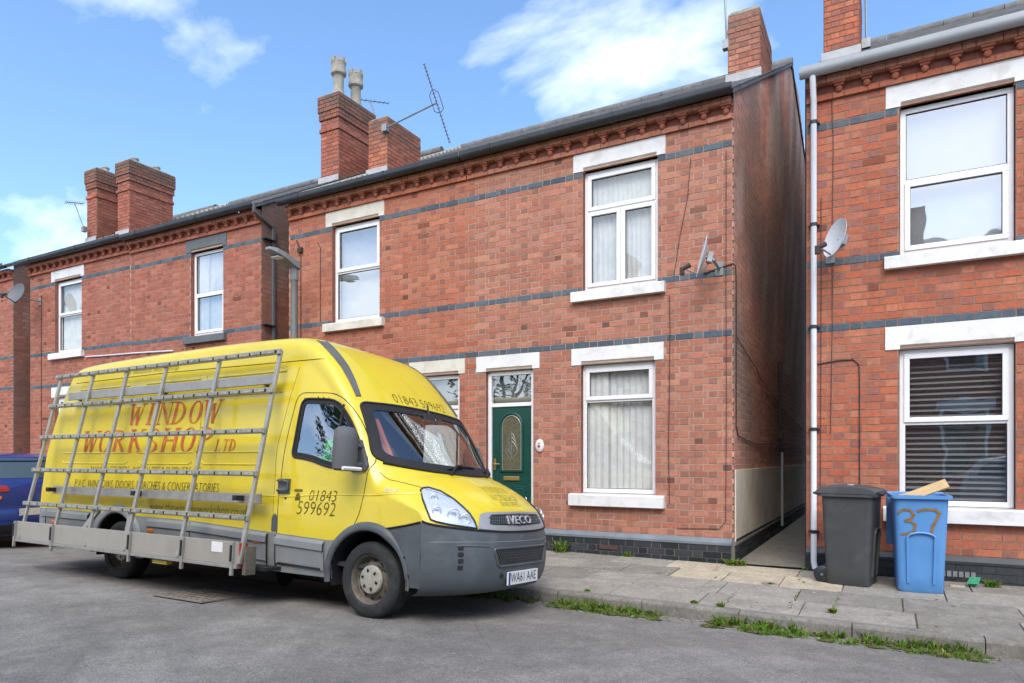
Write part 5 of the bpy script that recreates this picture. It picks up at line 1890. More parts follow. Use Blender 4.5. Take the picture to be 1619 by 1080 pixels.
HLQ = [(-.274, 1.136), (-.247, 1.153), (-.202, 1.158), (-.098, 1.129), (.010, 1.063), (.086, .995), (.139, .94), (.179, .877), (.198, .822), (.09, .834), (-.043, .851), (-.156, .872), (-.207, .89), (-.240, .971), (-.2645, 1.055)]
for mir in (False, True):
    mb = MB(); patch(mb, HLQ, 'quarter', .003, 26, 16, mir); hl = mb.build('headlight', M['reflector'], van, smooth=30)
    mb = MB(); patch(mb, HLQ, 'quarter', .020, 26, 16, mir); mb.build('headlight_lens', M['lens'], hl, smooth=True)
    mb = MB(); outline(mb, HLQ, 'quarter', .008, .010, mirror=mir); mb.build('headlight_rim', M['rubber'], hl, smooth=True)
    # lamp bowls behind the lens
    for (u, v, r) in ((-.01, .93, .052), (.095, .90, .04), (-.155, .96, .035), (-.165, 1.07, .03)):
        p = surf('quarter', u, v, .004); q = surf('quarter', u, v, .018)
        if p is None: continue
        bw = MB(); d_ = Vector((.7071, -.7071, 0))
        for rr, t_ in ((r, 'reflector'),):
            a_ = Vector((.7071, .7071, 0)); b_ = Vector((0, 0, 1))
            pts = [q + (a_ * math.cos(k * .393) + b_ * math.sin(k * .393)) * rr for k in range(16)]
            bw.tube(pts, .006, 5, closed=True)
            bw.add([p] + [p + (a_ * math.cos(k * .393) + b_ * math.sin(k * .393)) * rr * .45 + d_ * .004 for k in range(16)], [(0, k + 1, (k + 1) % 16 + 1) for k in range(16)])
        if mir: bw.v = [(x, -y, z) for x, y, z in bw.v]
        bw.build('lamp_bowl', M['chrome'], hl, smooth=True)
# bumper intake, side slots, badge hole, plate
INT = rounded([(-.46, .645), (.46, .645), (.40, .49), (-.40, .49)], .03)
mb = MB(); patch(mb, INT, 'front', .003, 30, 6); it_ = mb.build('intake', M['rubber'], bumper)
mb = MB(); outline(mb, INT, 'front', .012, .004); mb.build('intake_rim', M['van_grey'], it_, smooth=True)
mb = MB()
for k in range(40):
    for s_ in (-1, 1):
        u = -.5 + k * .026
        pts = [(u + s_ * .08 * q / 6, .495 + .145 * q / 6) for q in range(7)]
        P = [surf('front', a, b, .006) for a, b in pts if inside(INT, a, b)]
        P = [p for p in P if p is not None]
        if len(P) > 1: mb.tube(P, .003, 4)
mb.build('intake_mesh', M['cab_dark'], it_)  # mesh coloured dark to suggest deep shade inside the flat intake patch
for s_ in (-1, 1):
    for k, z in enumerate((.655, .60, .545, .49)):
        mb = MB(); patch(mb, rounded([(s_ * .775, z - .02), (s_ * .775, z + .02), (s_ * .735, z + .02), (s_ * .735, z - .02)], .005), 'front', .004, 4, 3)
        mb.build('bumper_slot', M['rubber'], bumper)
    mb = MB(); outline(mb, [(s_ * .775, .67), (s_ * .74, .675), (s_ * .6, .67), (s_ * .5, .665)], 'front', .010, -.003, False); mb.build('bumper_crease', M['van_grey'], bumper, smooth=True)
    mb = MB(); outline(mb, [(s_ * .94, .70), (s_ * .7, .705), (s_ * .3, .70), (0, .70)], 'front', .004, -.001, False); mb.build('bumper_line', M['van_lowgrey'], bumper, smooth=True)
mb = MB()
p = surf('front', 0, .72, .003); mb.lathe([(.001, 0), (.034, 0), (.036, -.012)], 16, p, 'x'); mb.build('badge_recess', M['cab_grey'], bumper)
p = surf('front', -.33, .41, .003); mb = MB(); mb.lathe([(.001, 0), (.028, 0), (.03, -.012)], 14, p, 'x'); mb.build('tow_hole', M['rubber'], bumper)


def text_mb(txt, size, shear=0, align='CENTER', extrude=0, spacing=1.0):
    cu = bpy.data.curves.new('t', 'FONT'); cu.body = txt; cu.size = size; cu.shear = shear
    cu.align_x = align; cu.align_y = 'CENTER'; cu.resolution_u = 2; cu.extrude = extrude; cu.space_character = spacing; cu.offset = -size * .015 if shear > 0 and size > .1 else 0
    ob = bpy.data.objects.new('t', cu); COL.objects.link(ob)
    dg = bpy.context.evaluated_depsgraph_get()
    me = ob.evaluated_get(dg).to_mesh()
    vs = [tuple(v.co) for v in me.vertices]; fs = [tuple(p.vertices) for p in me.polygons]
    ob.evaluated_get(dg).to_mesh_clear()
    bpy.data.objects.remove(ob); bpy.data.curves.remove(cu)
    return vs, fs


def flat_text(name, txt, size, frame, uv, mat, parent, sx=1, shear=0, lift=.004, rot=0, align='CENTER', extrude=0, slope=0, spacing=1.0):
    vs, fs = text_mb(txt, size, shear, align, extrude, spacing)
    P = []
    f, d = FR[frame]
    for x, y, z in vs:
        u = uv[0] + x * sx; v = uv[1] + y + slope * x
        h = surf(frame, u, v, lift + z)
        if h is None: h = Vector(f(u, v)) + Vector(d) * 1.5
        P.append(h)
    mb = MB(); mb.add(P, fs)
    return mb.build(name, mat, parent, fix=False)


# number plate: a flat board on the bumper
pl0 = surf('front', 0, .37, .028)
pm_ = MB(); pm_.box(pl0.x - .02, pl0.x, -.27, .27, .315, .432)
plate = pm_.build('number_plate', M['plate_white'], van, bevel=.004)
vs, fs = text_mb('WA61 AAE', .118)
w_ = max(v[0] for v in vs) - min(v[0] for v in vs)
tm = MB(); tm.add([(pl0.x + .0015, x * .46 / w_, .374 + y) for x, y, z in vs], fs); tm.build('plate_lettering', M['plate_black'], plate, fix=False)
tm = MB(); tm.box(pl0.x + .0005, pl0.x + .0015, -.268, -.238, .318, .429); tm.build('plate_strip', pmat('plate_blue', (.02, .06, .3), .4), plate)
# maker's letters on the grille
vs, fs = text_mb('IVECO', .105, 0, 'CENTER', .006)
w_ = max(v[0] for v in vs) - min(v[0] for v in vs)
P = [surf('front', x * .42 / w_ - .02, .888 + y, .02 + z) for x, y, z in vs]
tm = MB(); tm.add(P, fs); tm.build('grille_lettering', M['chrome'], gs_, fix=False)

# serif letters drawn with strokes for the big sign
GL = {
    'W': [('t', 0, 1, .25, 0), ('n', .25, 0, .5, .85), ('t', .5, .85, .72, 0), ('n', .72, 0, 1, 1), ('s', 0, 1), ('s', 1, 1), ('s', .5, .85)],
    'I': [('t', .5, 0, .5, 1), ('s', .5, 0), ('s', .5, 1)],
    'N': [('n', .1, 0, .1, 1), ('t', .1, 1, .9, 0), ('n', .9, 0, .9, 1), ('s', .1, 0), ('s', .1, 1), ('s', .9, 1)],
    'D': [('t', .15, 0, .15, 1), ('o', .15, .5, .75, .5, -90, 90), ('s', .1, 0), ('s', .1, 1)],
    'O': [('o', .5, .5, .45, .5, 0, 360)],
    'R': [('t', .15, 0, .15, 1), ('o', .15, .74, .55, .26, -90, 90), ('t', .4, .48, .9, 0), ('s', .15, 0), ('s', .12, 1), ('s', .9, 0)],
    'K': [('t', .15, 0, .15, 1), ('n', .15, .42, .85, 1), ('t', .38, .58, .9, 0), ('s', .15, 0), ('s', .15, 1), ('s', .85, 1), ('s', .9, 0)],
    'S': [('o', .5, .745, .36, .255, 20, 270), ('o', .5, .245, .38, .245, -160, 90)],
    'H': [('t', .15, 0, .15, 1), ('t', .85, 0, .85, 1), ('n', .15, .5, .85, .5), ('s', .15, 0), ('s', .15, 1), ('s', .85, 0), ('s', .85, 1)],
    'P': [('t', .18, 0, .18, 1), ('o', .18, .72, .62, .28, -90, 90), ('s', .18, 0), ('s', .15, 1)],
    'L': [('t', .2, 0, .2, 1), ('n', .2, .03, .85, .03), ('n', .85, .03, .85, .25), ('s', .2, 1), ('s', .15, 0)],
    'T': [('t', .5, 0, .5, 1), ('n', .05, .97, .95, .97), ('n', .05, .8, .05, .97), ('n', .95, .8, .95, .97), ('s', .5, 0)],
}


def serif_text(name, txt, x0, x1, zb, hgt, mat, parent, shear=.18, thick=.21, thin=.075, lift=.004, slope=0):
    """letters spread between x0 and x1 with base line zb"""
    n = len(txt); adv = (x1 - x0) / n; wd = adv * .86
    allq = []
    for k, ch in enumerate(txt):
        ox = x0 + adv * (k + .07)
        quads = []
        for op in GL[ch]:
            if op[0] in 'tn':
                _, a, b, c, d = op
                w2 = (thick if op[0] == 't' else thin) * .5
                quads.append([(a - w2, b), (a + w2, b), (c + w2, d), (c - w2, d)] if abs(b - d) > .15 else [(a, b - w2 * .8), (c, d - w2 * .8), (c, d + w2 * .8), (a, b + w2 * .8)])
            elif op[0] == 's':
                _, a, b = op
                e = .05 * (b > .5)
                quads.append([(a - .2, b - e), (a + .2, b - e), (a + .2, b + .045 - e), (a - .2, b + .045 - e)])
            else:
                _, a, b, rx, ry, t0, t1 = op
                m = 18
                for q in range(m):
                    rg = []
                    for t in (t0 + (t1 - t0) * q / m, t0 + (t1 - t0) * (q + 1) / m):
                        c_, s2 = math.cos(R_(t)), math.sin(R_(t))
                        w2 = (thin + (thick - thin) * abs(c_)) * .9
                        rg.append(((a + rx * c_, b + ry * s2), (a + (rx - w2) * c_, b + (ry - w2 * .6) * s2)))
                    quads.append([rg[0][0], rg[1][0], rg[1][1], rg[0][1]])
        for q in quads: allq.append([(ox + u * wd + v * hgt * shear, zb + v * hgt) for u, v in q])
    mb = MB()
    for qi, q in enumerate(allq):
        pts = [surf('side', p[0], p[1] + slope * (p[0] - x0), lift + .0004 * (qi % 5)) for p in q]
        if all(p is not None for p in pts): mb.add(pts, [(0, 1, 2, 3)])
    return mb.build(name, mat, parent, fix=False)


serif_text('sign_lettering', 'WINDOW', -3.86, -2.2, 1.785, .255, M['letter_red'], body, slope=-.01)
serif_text('sign_lettering', 'WORKSHOP', -4.78, -2.2, 1.46, .275, M['letter_red'], body)
serif_text('sign_lettering', 'LTD', -2.2, -1.86, 1.465, .13, M['letter_red'], body)
flat_text('sign_lettering', 'THE', .15, 'side', (-4.2, 2.08), M['letter_faded'], body, 1, .2)
flat_text('sign_lettering', 'MANUFACTURERS, INSTALLERS & SUPPLIERS OF', .125, 'side', (-3.46, 1.255), M['letter_dark'], body, .80, .15)
flat_text('sign_lettering', 'P.V.C. WINDOWS, DOORS, PORCHES & CONSERVATORIES', .14, 'side', (-3.46, 1.085), M['letter_dark'], body, .76, .15)
flat_text('sign_lettering', 'www.thewindowworkshop.co.uk', .16, 'side', (-2.42, .855), M['letter_dark'], body, .78, .25)
flat_text('sign_lettering', 'the window workshop', .10, 'side', (-3.6, 2.44), M['letter_faded'], body, 1.2, .2)
flat_text('phone_number', '01843', .15, 'side', (-.575, 1.045), M['letter_dark'], body, .98, .18)
flat_text('phone_number', '599692', .185, 'side', (-.655, .925), M['letter_dark'], body, .92, .18)
# little telephone sign
mb = MB()
for poly in ([(-.955, 1.09), (-.945, 1.105), (-.845, 1.105), (-.835, 1.09), (-.855, 1.08), (-.935, 1.08)], [(-.93, 1.0), (-.925, 1.045), (-.905, 1.07), (-.885, 1.07), (-.865, 1.045), (-.86, 1.0)]):
    patch(mb, poly, 'side', .0045, 10, 3)
mb.build('phone_symbol', M['letter_dark'], body, fix=False)
flat_text('brow_number', '01843 599692', .135, 'front', (.06, 2.03), M['letter_dark'], body, 1.12, .15)
flat_text('bonnet_lettering', 'WINDOW', .09, 'front', (-.02, 1.155), M['letter_faded'], body, .95, .1)
flat_text('bonnet_lettering', 'WORKSHOP', .085, 'front', (.0, 1.085), M['letter_faded'], body, .95, .1)
flat_text('bonnet_lettering', '01843 599692', .06, 'front', (.0, 1.03), M['letter_faded'], body, .95, .1)
flat_text('wing_badge', '35S13', .05, 'side', (.20, 1.115), M['chrome'], body, 1.0, .15, .006)

# --- wheels and arches
def make_wheel(x, y, s_):
    w = MB()
    w.lathe([(.215, -.10), (.222, -.095), (.212, -.085), (.198, -.03), (.185, -.022), (.15, -.038), (.13, -.052), (.12, -.05), (.05, -.06), (.001, -.06)], 32, (0, 0, 0), 'y')
    w.lathe([(.215, .1), (.2, .09), (.2, -.03)], 32, (0, 0, 0), 'y')
    o = w.build('wheel', M['rim'], van, smooth=35)
    o.location = (x, y, .333); o.rotation_euler = (0, .25, 0 if s_ < 0 else math.pi)
    t = MB()
    t.lathe([(.218, -.10), (.232, -.112), (.275, -.118), (.305, -.108), (.322, -.095), (.332, -.08), (.334, -.03), (.330, -.028), (.330, -.02), (.334, -.018), (.334, .018), (.33, .02), (.33, .028), (.334, .03), (.332, .08), (.305, .108), (.22, .1)], 48, (0, 0, 0), 'y')
    t.build('tyre', M['tyre'], o, smooth=28)
    c = MB(); c.lathe([(.126, -.055), (.128, -.070), (.118, -.086), (.06, -.098), (.001, -.10)], 28, (0, 0, 0), 'y'); c.build('hub_cap', M['hubcap'], o, smooth=35)
    hb = MB()
    for k in range(6):
        a = k * math.pi / 3
        cx2, cz2 = .075 * math.cos(a), .075 * math.sin(a)
        pts = [(cx2 + math.cos(a) * .026 * math.cos(q * .628) - math.sin(a) * .014 * math.sin(q * .628), -.0965 + .0 * q, cz2 + math.sin(a) * .026 * math.cos(q * .628) + math.cos(a) * .014 * math.sin(q * .628)) for q in range(10)]
        hb.add(pts, [tuple(range(10))])
    hb.build('hub_slot', M['rubber'], o, fix=False)
    for k in range(12):
        a = k * math.pi / 6 + .2
        hb = MB(); hb.lathe([(.001, -.0395), (.017, -.040)], 10, (.163 * math.cos(a), 0, .163 * math.sin(a)), 'y')
        hb.v = [(x_, y_ + .004, z_) for x_, y_, z_ in hb.v]
        hb.build('rim_hole', M['rubber'], o, fix=False)


for x, s_ in ((0, -1), (0, 1), (-3.85, -1), (-3.85, 1)): make_wheel(x, s_ * .845, s_)
for ax in (0.0, -3.85):
    for s_ in (-1, 1):
        lin = MB(); lin.lathe([(.44, -.0), (.44, .42)], 28, (ax, -.97 if s_ < 0 else .55, .335), 'y', a0=-.2, a1=math.pi + .2)
        lin.add([(ax - .5, s_ * .55, .25), (ax + .5, s_ * .55, .25), (ax + .5, s_ * .55, .8), (ax - .5, s_ * .55, .8)], [(0, 1, 2, 3)])
        lin.build('arch_liner', M['rubber'], van, fix=False)
        fl = MB(); vs, fs = [], []
        n = 36
        prof = [(.425, .020), (.430, .034), (.445, .040), (.475, .036), (.497, .022), (.505, .0)] if ax == 0 else [(.425, .020), (.430, .034), (.445, .040), (.485, .036), (.515, .022), (.525, .0)]
        for k in range(n + 1):
            a = -.12 + (math.pi + .24) * k / n
            sm_f = 1.0 if ax else max(.12, min(1, (a - .55) / .5))
            for r, e in prof:
                e = e * sm_f + (.006 if sm_f < 1 else 0)
                if ax == 0: r = .425 + (r - .425) * (.35 + .65 * sm_f)
                px_, pz = ax + r * math.cos(a), .335 + r * math.sin(a)
                yb = .985 if pz > .4 else .97
                if px_ > .2: yb -= (px_ - .2) * .06
                vs.append((px_, s_ * (yb + e), pz))
        for k in range(n):
            for j in range(len(prof) - 1): fs.append((k * len(prof) + j, (k + 1) * len(prof) + j, (k + 1) * len(prof) + j + 1, k * len(prof) + j + 1))
        fl.add(vs, fs); fl.build('arch_flare', M['van_grey'] if ax == 0 else M['van_lowgrey'], van, smooth=50)
# sill and cladding details on both sides
for s_ in (-1, 1):
    for xa, xb in ((-5.55, -4.45), (-3.25, -1.28), (-1.16, -.52)):
        c = MB()
        n = 12
        for j, (dz0, dz1, e0, e1) in enumerate(((0, -.03, .004, .030), (-.03, -.09, .030, .034), (-.09, -.10, .034, .018), (-.10, -.27, .018, .016))):
            vs = []
            for k in range(n + 1):
                x = xa + (xb - xa) * k / n; z = zgrey(x) - .012
                vs += [(x, s_ * (wprof(z + dz0) + e0), z + dz0), (x, s_ * (wprof(z + dz1) + e1), z + dz1)]
            c.add(vs, [(2 * k, 2 * k + 2, 2 * k + 3, 2 * k + 1) for k in range(n)])
        c.build('side_moulding', M['van_lowgrey'], lower if s_ < 0 else lower_far, smooth=30)
    sm3 = MB()
    for xx in (-1.28, -1.16, -2.48, -5.45):
        sm3.tube([(xx, s_ * (wprof(z) + .018), z) for z in (zgrey(xx) - .02, .60, .45, .34)], .007, 5)
    sm3.tube([(-1.12, s_ * .985, .40), (-.56, s_ * .985, .385)], .008, 5)
    sm3.build('cladding_gap', M['rubber'], lower if s_ < 0 else lower_far)
    fc = MB(); patch(fc, rounded([(-1.235, .69), (-1.235, .83), (-1.19, .87), (-1.15, .83), (-1.15, .69)], .02), 'side', .006, 10, 5, s_ > 0); fc.build('fuel_flap', M['van_grey'], body, smooth=True)
    for xx in (-1.42, -3.18, -5.25):
        a = MB(); a.box(xx - .055, xx + .055, s_ * .99 - .018, s_ * .99 + .018, .565, .615); a.build('side_marker', M['amber'], van, bevel=.012)
ub = MB(); ub.box(-5.5, .62, -.80, .80, .30, .42); ub.box(-5.3, -.6, -.45, .45, .20, .30); ub.tube([(-5.2, -.3, .22), (-1.0, -.35, .2)], .05, 8)
ub.tube([(-2.2, -.55, .22), (-1.5, -.55, .22)], .12, 10)
ub.build('underbody', M['rubber'], van)

# --- door mirror
for s_ in (-1, 1):
    m_ = MB()
    m_.prism([(-.24, 1.27), (-.07, 1.285), (-.05, 1.33), (-.14, 1.56), (-.17, 1.57), (-.25, 1.45)], 'y', s_ * .945, s_ * .985)
    base = m_.build('door_mirror', M['cab_grey'], van, bevel=.01)
    h_ = MB()
    vs, fs = [], []
    secs = [(1.275, .10, .05), (1.29, .125, .085), (1.40, .13, .10), (1.55, .125, .10), (1.63, .11, .085), (1.655, .08, .05)]
    for z, hw, dp in secs:
        for q in range(12):
            a = q * math.pi / 6
            vs.append((-.16 + dp * max(-.35, math.cos(a)) * 1.0, s_ * (1.15 + hw * math.sin(a)), z) if s_ < 0 else (-.32 + hw * math.sin(a), 1.05 + dp * .7 * max(-.35, math.cos(a)), z))
    for i in range(len(secs) - 1):
        for q in range(12): fs.append((i * 12 + q, i * 12 + (q + 1) % 12, (i + 1) * 12 + (q + 1) % 12, (i + 1) * 12 + q))
    fs += [tuple(range(11, -1, -1)), tuple(60 + q for q in range(12))]
    h_.add(vs, fs); hs = h_.build('mirror_housing', M['cab_grey'], base, smooth=50)
    if s_ > 0: continue
    a = MB(); a.bar((-.13, s_ * .97, 1.50), (-.15, s_ * 1.10, 1.52), .05, .03); a.bar((-.13, s_ * .97, 1.34), (-.15, s_ * 1.12, 1.335), .06, .035)
    a.build('mirror_arm', M['cab_grey'], base, bevel=.006)
    gl_ = MB(); gl_.add([(-.197, s_ * (1.15 + u * .10), 1.47 + v * .155) for u, v in ((-1, -1), (1, -1), (1, 1), (-1, 1))], [(0, 1, 2, 3)]); gl_.build('mirror_glass', M['chrome'], base)
    gl_ = MB(); gl_.tube([(-.05, s_ * 1.06, 1.295), (-.07, s_ * 1.255, 1.295)], .018, 6); gl_.build('mirror_lamp', M['plate_white'], base)
# --- wipers
for u0, u1, v1 in ((-.30, .18, 1.375), (.32, .80, 1.36)):
    P = [surf('front', u0 + (u1 - u0) * k / 8, 1.335 + (v1 - 1.335) * k / 8 + .015 * math.sin(k * .4), .025) for k in range(9)]
    P = [p for p in P if p is not None]
    b = MB(); b.tube(P, .010, 6); b.tube([P[0] + Vector((.06, -.02, -.05)), P[2] + Vector((.03, 0, .02)), P[4] + Vector((.01, 0, .01))], .012, 6); b.build('wiper', M['rubber'], van, smooth=True)
sc2 = MB(); sc2.tube([p + Vector((.012, 0, -.012)) for p in [surf('front', -.85 + 1.7 * k / 24, 1.385 - .09 * (1 - ((k - 12) / 12) ** 2), .006) for k in range(25)] if p is not None], .022, 8); sc2.build('scuttle', M['rubber'], van, smooth=True)

# --- cab interior
c = MB(); c.box(-1.22, -1.18, -.84, .84, .45, 2.3); c.build('bulkhead', M['cab_grey'], van)
c = MB(); c.box(-1.2, .3, -.9, .9, .42, .46); c.build('cab_floor', M['cab_dark'], van)
c = MB(); vs, fs = [], []
pf = [(-.35, .8), (-.32, 1.18), (-.14, 1.27), (-.02, 1.26), (.33, 1.215), (.36, .8)]
for k in range(25):
    y = -.86 + 1.72 * k / 24
    vs += [(x - .37 * (abs(y) / .95) ** 2.2, y, z) for x, z in pf]
for k in range(24):
    for j in range(5): fs.append((k * 6 + j, (k + 1) * 6 + j, (k + 1) * 6 + j + 1, k * 6 + j + 1))
c.add(vs, fs); dash = c.build('dashboard', M['cab_dark'], van)
c = MB(); c.box(-1.15, -.46, -.78, .78, 2.0, 2.02); c.build('headlining', M['cab_grey'], van)
for y in (-.5, .12, .58):
    c = MB(); c.box(-.98, -.5, y - .21, y + .21, .72, .88); c.box(-1.06, -.90, y - .20, y + .20, .85, 1.48); c.box(-1.04, -.93, y - .11, y + .11, 1.50, 1.72); c.build('seat', M['cab_dark'], van, bevel=.04)
c = MB(); c.tube([(-.42 + .06 * math.sin(k * .2618) * 1.0, -.5 + .19 * math.cos(k * .2618), 1.22 + .165 * math.sin(k * .2618)) for k in range(24)], .016, 8, closed=True); c.tube([(-.40, -.5, 1.22), (-.15, -.5, 1.1)], .03, 8); c.build('steering_wheel', M['cab_dark'], van, smooth=True)
c = MB(); c.box(-.19, -.16, -.05, .12, 1.84, 1.91); c.tube([(-.17, .03, 1.9), (-.2, .03, 2.0)], .01, 6); c.build('rear_mirror', M['cab_dark'], van)
VM = Matrix.Translation(VAN_O) @ Matrix.Rotation(R_(-1.9), 4, 'Z') @ Matrix.Rotation(R_(-3.8), 4, 'X')


def clutter(name, label, cat, mat, box, T):
    mb = MB(); mb.box(*box, M=VM @ T)
    o = mb.build(name, mat); tag(o, label, cat, 'clutter on the van dashboard')


TR = lambda x, y, z, rx=0, ry=0, rz=0: Matrix.Translation((x, y, z)) @ Matrix.Rotation(R_(rz), 4, 'Z') @ Matrix.Rotation(R_(ry), 4, 'Y') @ Matrix.Rotation(R_(rx), 4, 'X')
M['paper'] = pmat('paper', (.72, .74, .76), .8, 0, .15, 9, 0)
M['orange_stuff'] = pmat('orange_stuff', (.65, .16, .04), .6, 0, .2, 9, 0)
M['pink_stuff'] = pmat('pink_stuff', (.55, .08, .16), .6, 0, .2, 9, 0)
M['hivis'] = pmat('hivis', (.09, .75, .05), .6, 0, .15, 7, .1)
clutter('paper_sheet', 'pale blue white sheet standing tilted against the windscreen', 'paper', M['paper'], (-.10, .10, -.20, .20, -.002, .002), TR(.16, .18, 1.285, 0, 20, 12))
clutter('paper_sheet', 'curled white sheet lying low on the far half of the dashboard', 'paper', M['paper'], (-.10, .10, -.15, .15, -.002, .002), TR(.0, .44, 1.29, 0, 10, -20))
clutter('paper_sheet', 'small white note low on the driver half of the dashboard', 'paper', M['paper'], (-.06, .06, -.12, .12, -.002, .002), TR(.20, -.42, 1.275, 0, 10, 8))
clutter('folder', 'yellowish folder lying flat in the middle of the dashboard', 'folder', pmat('folder', (.55, .52, .33), .7), (-.14, .14, -.20, .20, -.006, .006), TR(.08, -.16, 1.30, 0, 8, -15))
clutter('orange_packet', 'orange packet on the dashboard by the driver pillar', 'packet', M['orange_stuff'], (-.07, .07, -.11, .11, -.02, .02), TR(.02, -.52, 1.31, 0, 12, 18))
clutter('pink_packet', 'pink red packet wedged in the windscreen corner', 'packet', M['pink_stuff'], (-.05, .05, -.10, .10, -.03, .03), TR(-.12, -.68, 1.33, 0, 20, 30))
clutter('orange_tube', 'long orange red tube leaning behind the windscreen', 'tube', M['orange_stuff'], (-.025, .025, -.025, .025, -.30, .30), TR(-.14, -.64, 1.52, 0, -30, 0))
mb = MB(); mb.box(-.05, .05, -.05, .05, -.12, .14, M=VM @ TR(-0.70, -.80, 1.42, 10, 15, 0)); mb.box(-.12, .10, -.06, .06, -.06, .06, M=VM @ TR(-0.74, -.79, 1.33, 0, 20, 10)); mb.box(-.06, .09, -.04, .04, -.03, .05, M=VM @ TR(-0.65, -.79, 1.54, 0, -10, 0))
tag(mb.build('plastic_item', M['hivis'], bevel=.025), 'bright green plastic item seen through the driver side window', 'green item')

# --- glass carrying rack on the near side
rack = link('side_rack', None, van)
RY = lambda z: -1.0 - (2.43 - z) * .168       # leaning plane of the rack
X0r, X1r = -5.36, -1.19
for x in (-5.0, -3.2, -1.5):
    for z in (2.16, 1.0):
        rk = MB(); rk.bar((x, -.90 if z > 2 else -.97, z), (x, RY(z) + .02, z), .06, .05); rk.build('rack_bracket', M['rubber'], rack)
ups = [-5.30, -4.55, -3.82, -3.06, -2.14, -1.22]
for i, x in enumerate(ups):
    b = MB(); b.bar((x, RY(2.45), 2.45), (x, RY(.40),   .40), .040, .032, up=(0, 1, 0)); b.build('upright', M['aluminium'], rack, bevel=.004)
for xa, xb in ((-3.72, -4.02), (-3.12, -3.10)):
    b = MB(); b.bar((xa, RY(.84) + .012, .84), (xb, RY(.5) + .012, .50), .06, .03, up=(0, 1, 0)); b.build('brace', M['aluminium'], rack)
for z in (2.43, 2.045, 1.645, 1.235, .822):
    y = RY(z) - .032
    b = MB(); b.box(X0r, X1r, y - .012, y + .022, z - .026, z + .026); rl = b.build('rail', M['aluminium'], rack, bevel=.004)
    k = X0r + .02
    while k < X1r - .1:
        b = MB(); L = rnd.uniform(.12, .22)
        b.box(k, min(k + L, X1r - .01), y - .020, y - .012, z - .013, z + .011); b.build('rubber_strip', M['rack_rubber'], rl, fix=False)
        b = MB(); b.box(min(k + L + .003, X1r - .03), min(k + L + .022, X1r - .011), y - .019, y - .012, z - .016, z + .014); b.build('strip_clip', M['rubber'], rl, fix=False)
        k += L + .026
for z, yy in ((2.17, -.93), (1.0, -1.03)):
    b = MB(); b.box(-5.05, -1.25, yy - .10, yy - .07, z - .05, z + .045); b.build('back_rail', M['aluminium'], rack, bevel=.004)
bd = MB(); bd.box(-5.42, -1.24, -1.345, -1.325, .385, .60); board = bd.build('load_board', M['alu_board'], rack, bevel=.004)
bd = MB(); bd.box(-5.42, -1.24, -1.36, -1.16, .355, .385); bd.build('load_ledge', M['aluminium'], rack, bevel=.004)
for x in (-5.40, -4.52, -2.95, -2.05, -1.30):
    b = MB(); b.box(x - .016, x + .016, -1.372, -1.345, .29, .60); b.build('board_stake', M['aluminium'], rack, bevel=.003)
    b = MB(); b.box(x - .012, x + .012, -1.382, -1.374, .42, .57); b.build('stake_latch', M['rubber'], rack)
b = MB(); b.box(-1.225, -1.215, -1.345, -1.26, .38, .59); b.build('red_reflector', M['red'], rack)
b = MB(); b.box(-1.215, -1.17, -1.31, -1.2, .30, .56); b.build('end_bracket', M['rim'], rack)
b = MB(); b.box(-1.62, -1.46, -1.349, -1.3455, .49, .585); b.build('white_label', M['plate_white'], rack)
b = MB(); b.box(-2.62, -2.38, -1.30, -1.24, .30, .335); b.build('yellow_tab', M['van_yellow'], rack)
b = MB(); b.box(-5.05, -1.1, -1.15, -.95, .33, .36); b.build('ledge_arm', M['rubber'], rack)
# ---------------------------------------------------------------- parked cars (local: x forward, origin under the tail)
M['car_glass'] = pmat('car_glass', (.06, .085, .09), .05, 0, .05, 3, 0, 10, .9, coat=.6)
M['tail_red'] = pmat('tail_red', (.34, .015, .015), .2, 0, .15, 20, .1, 30, .6, coat=.5)


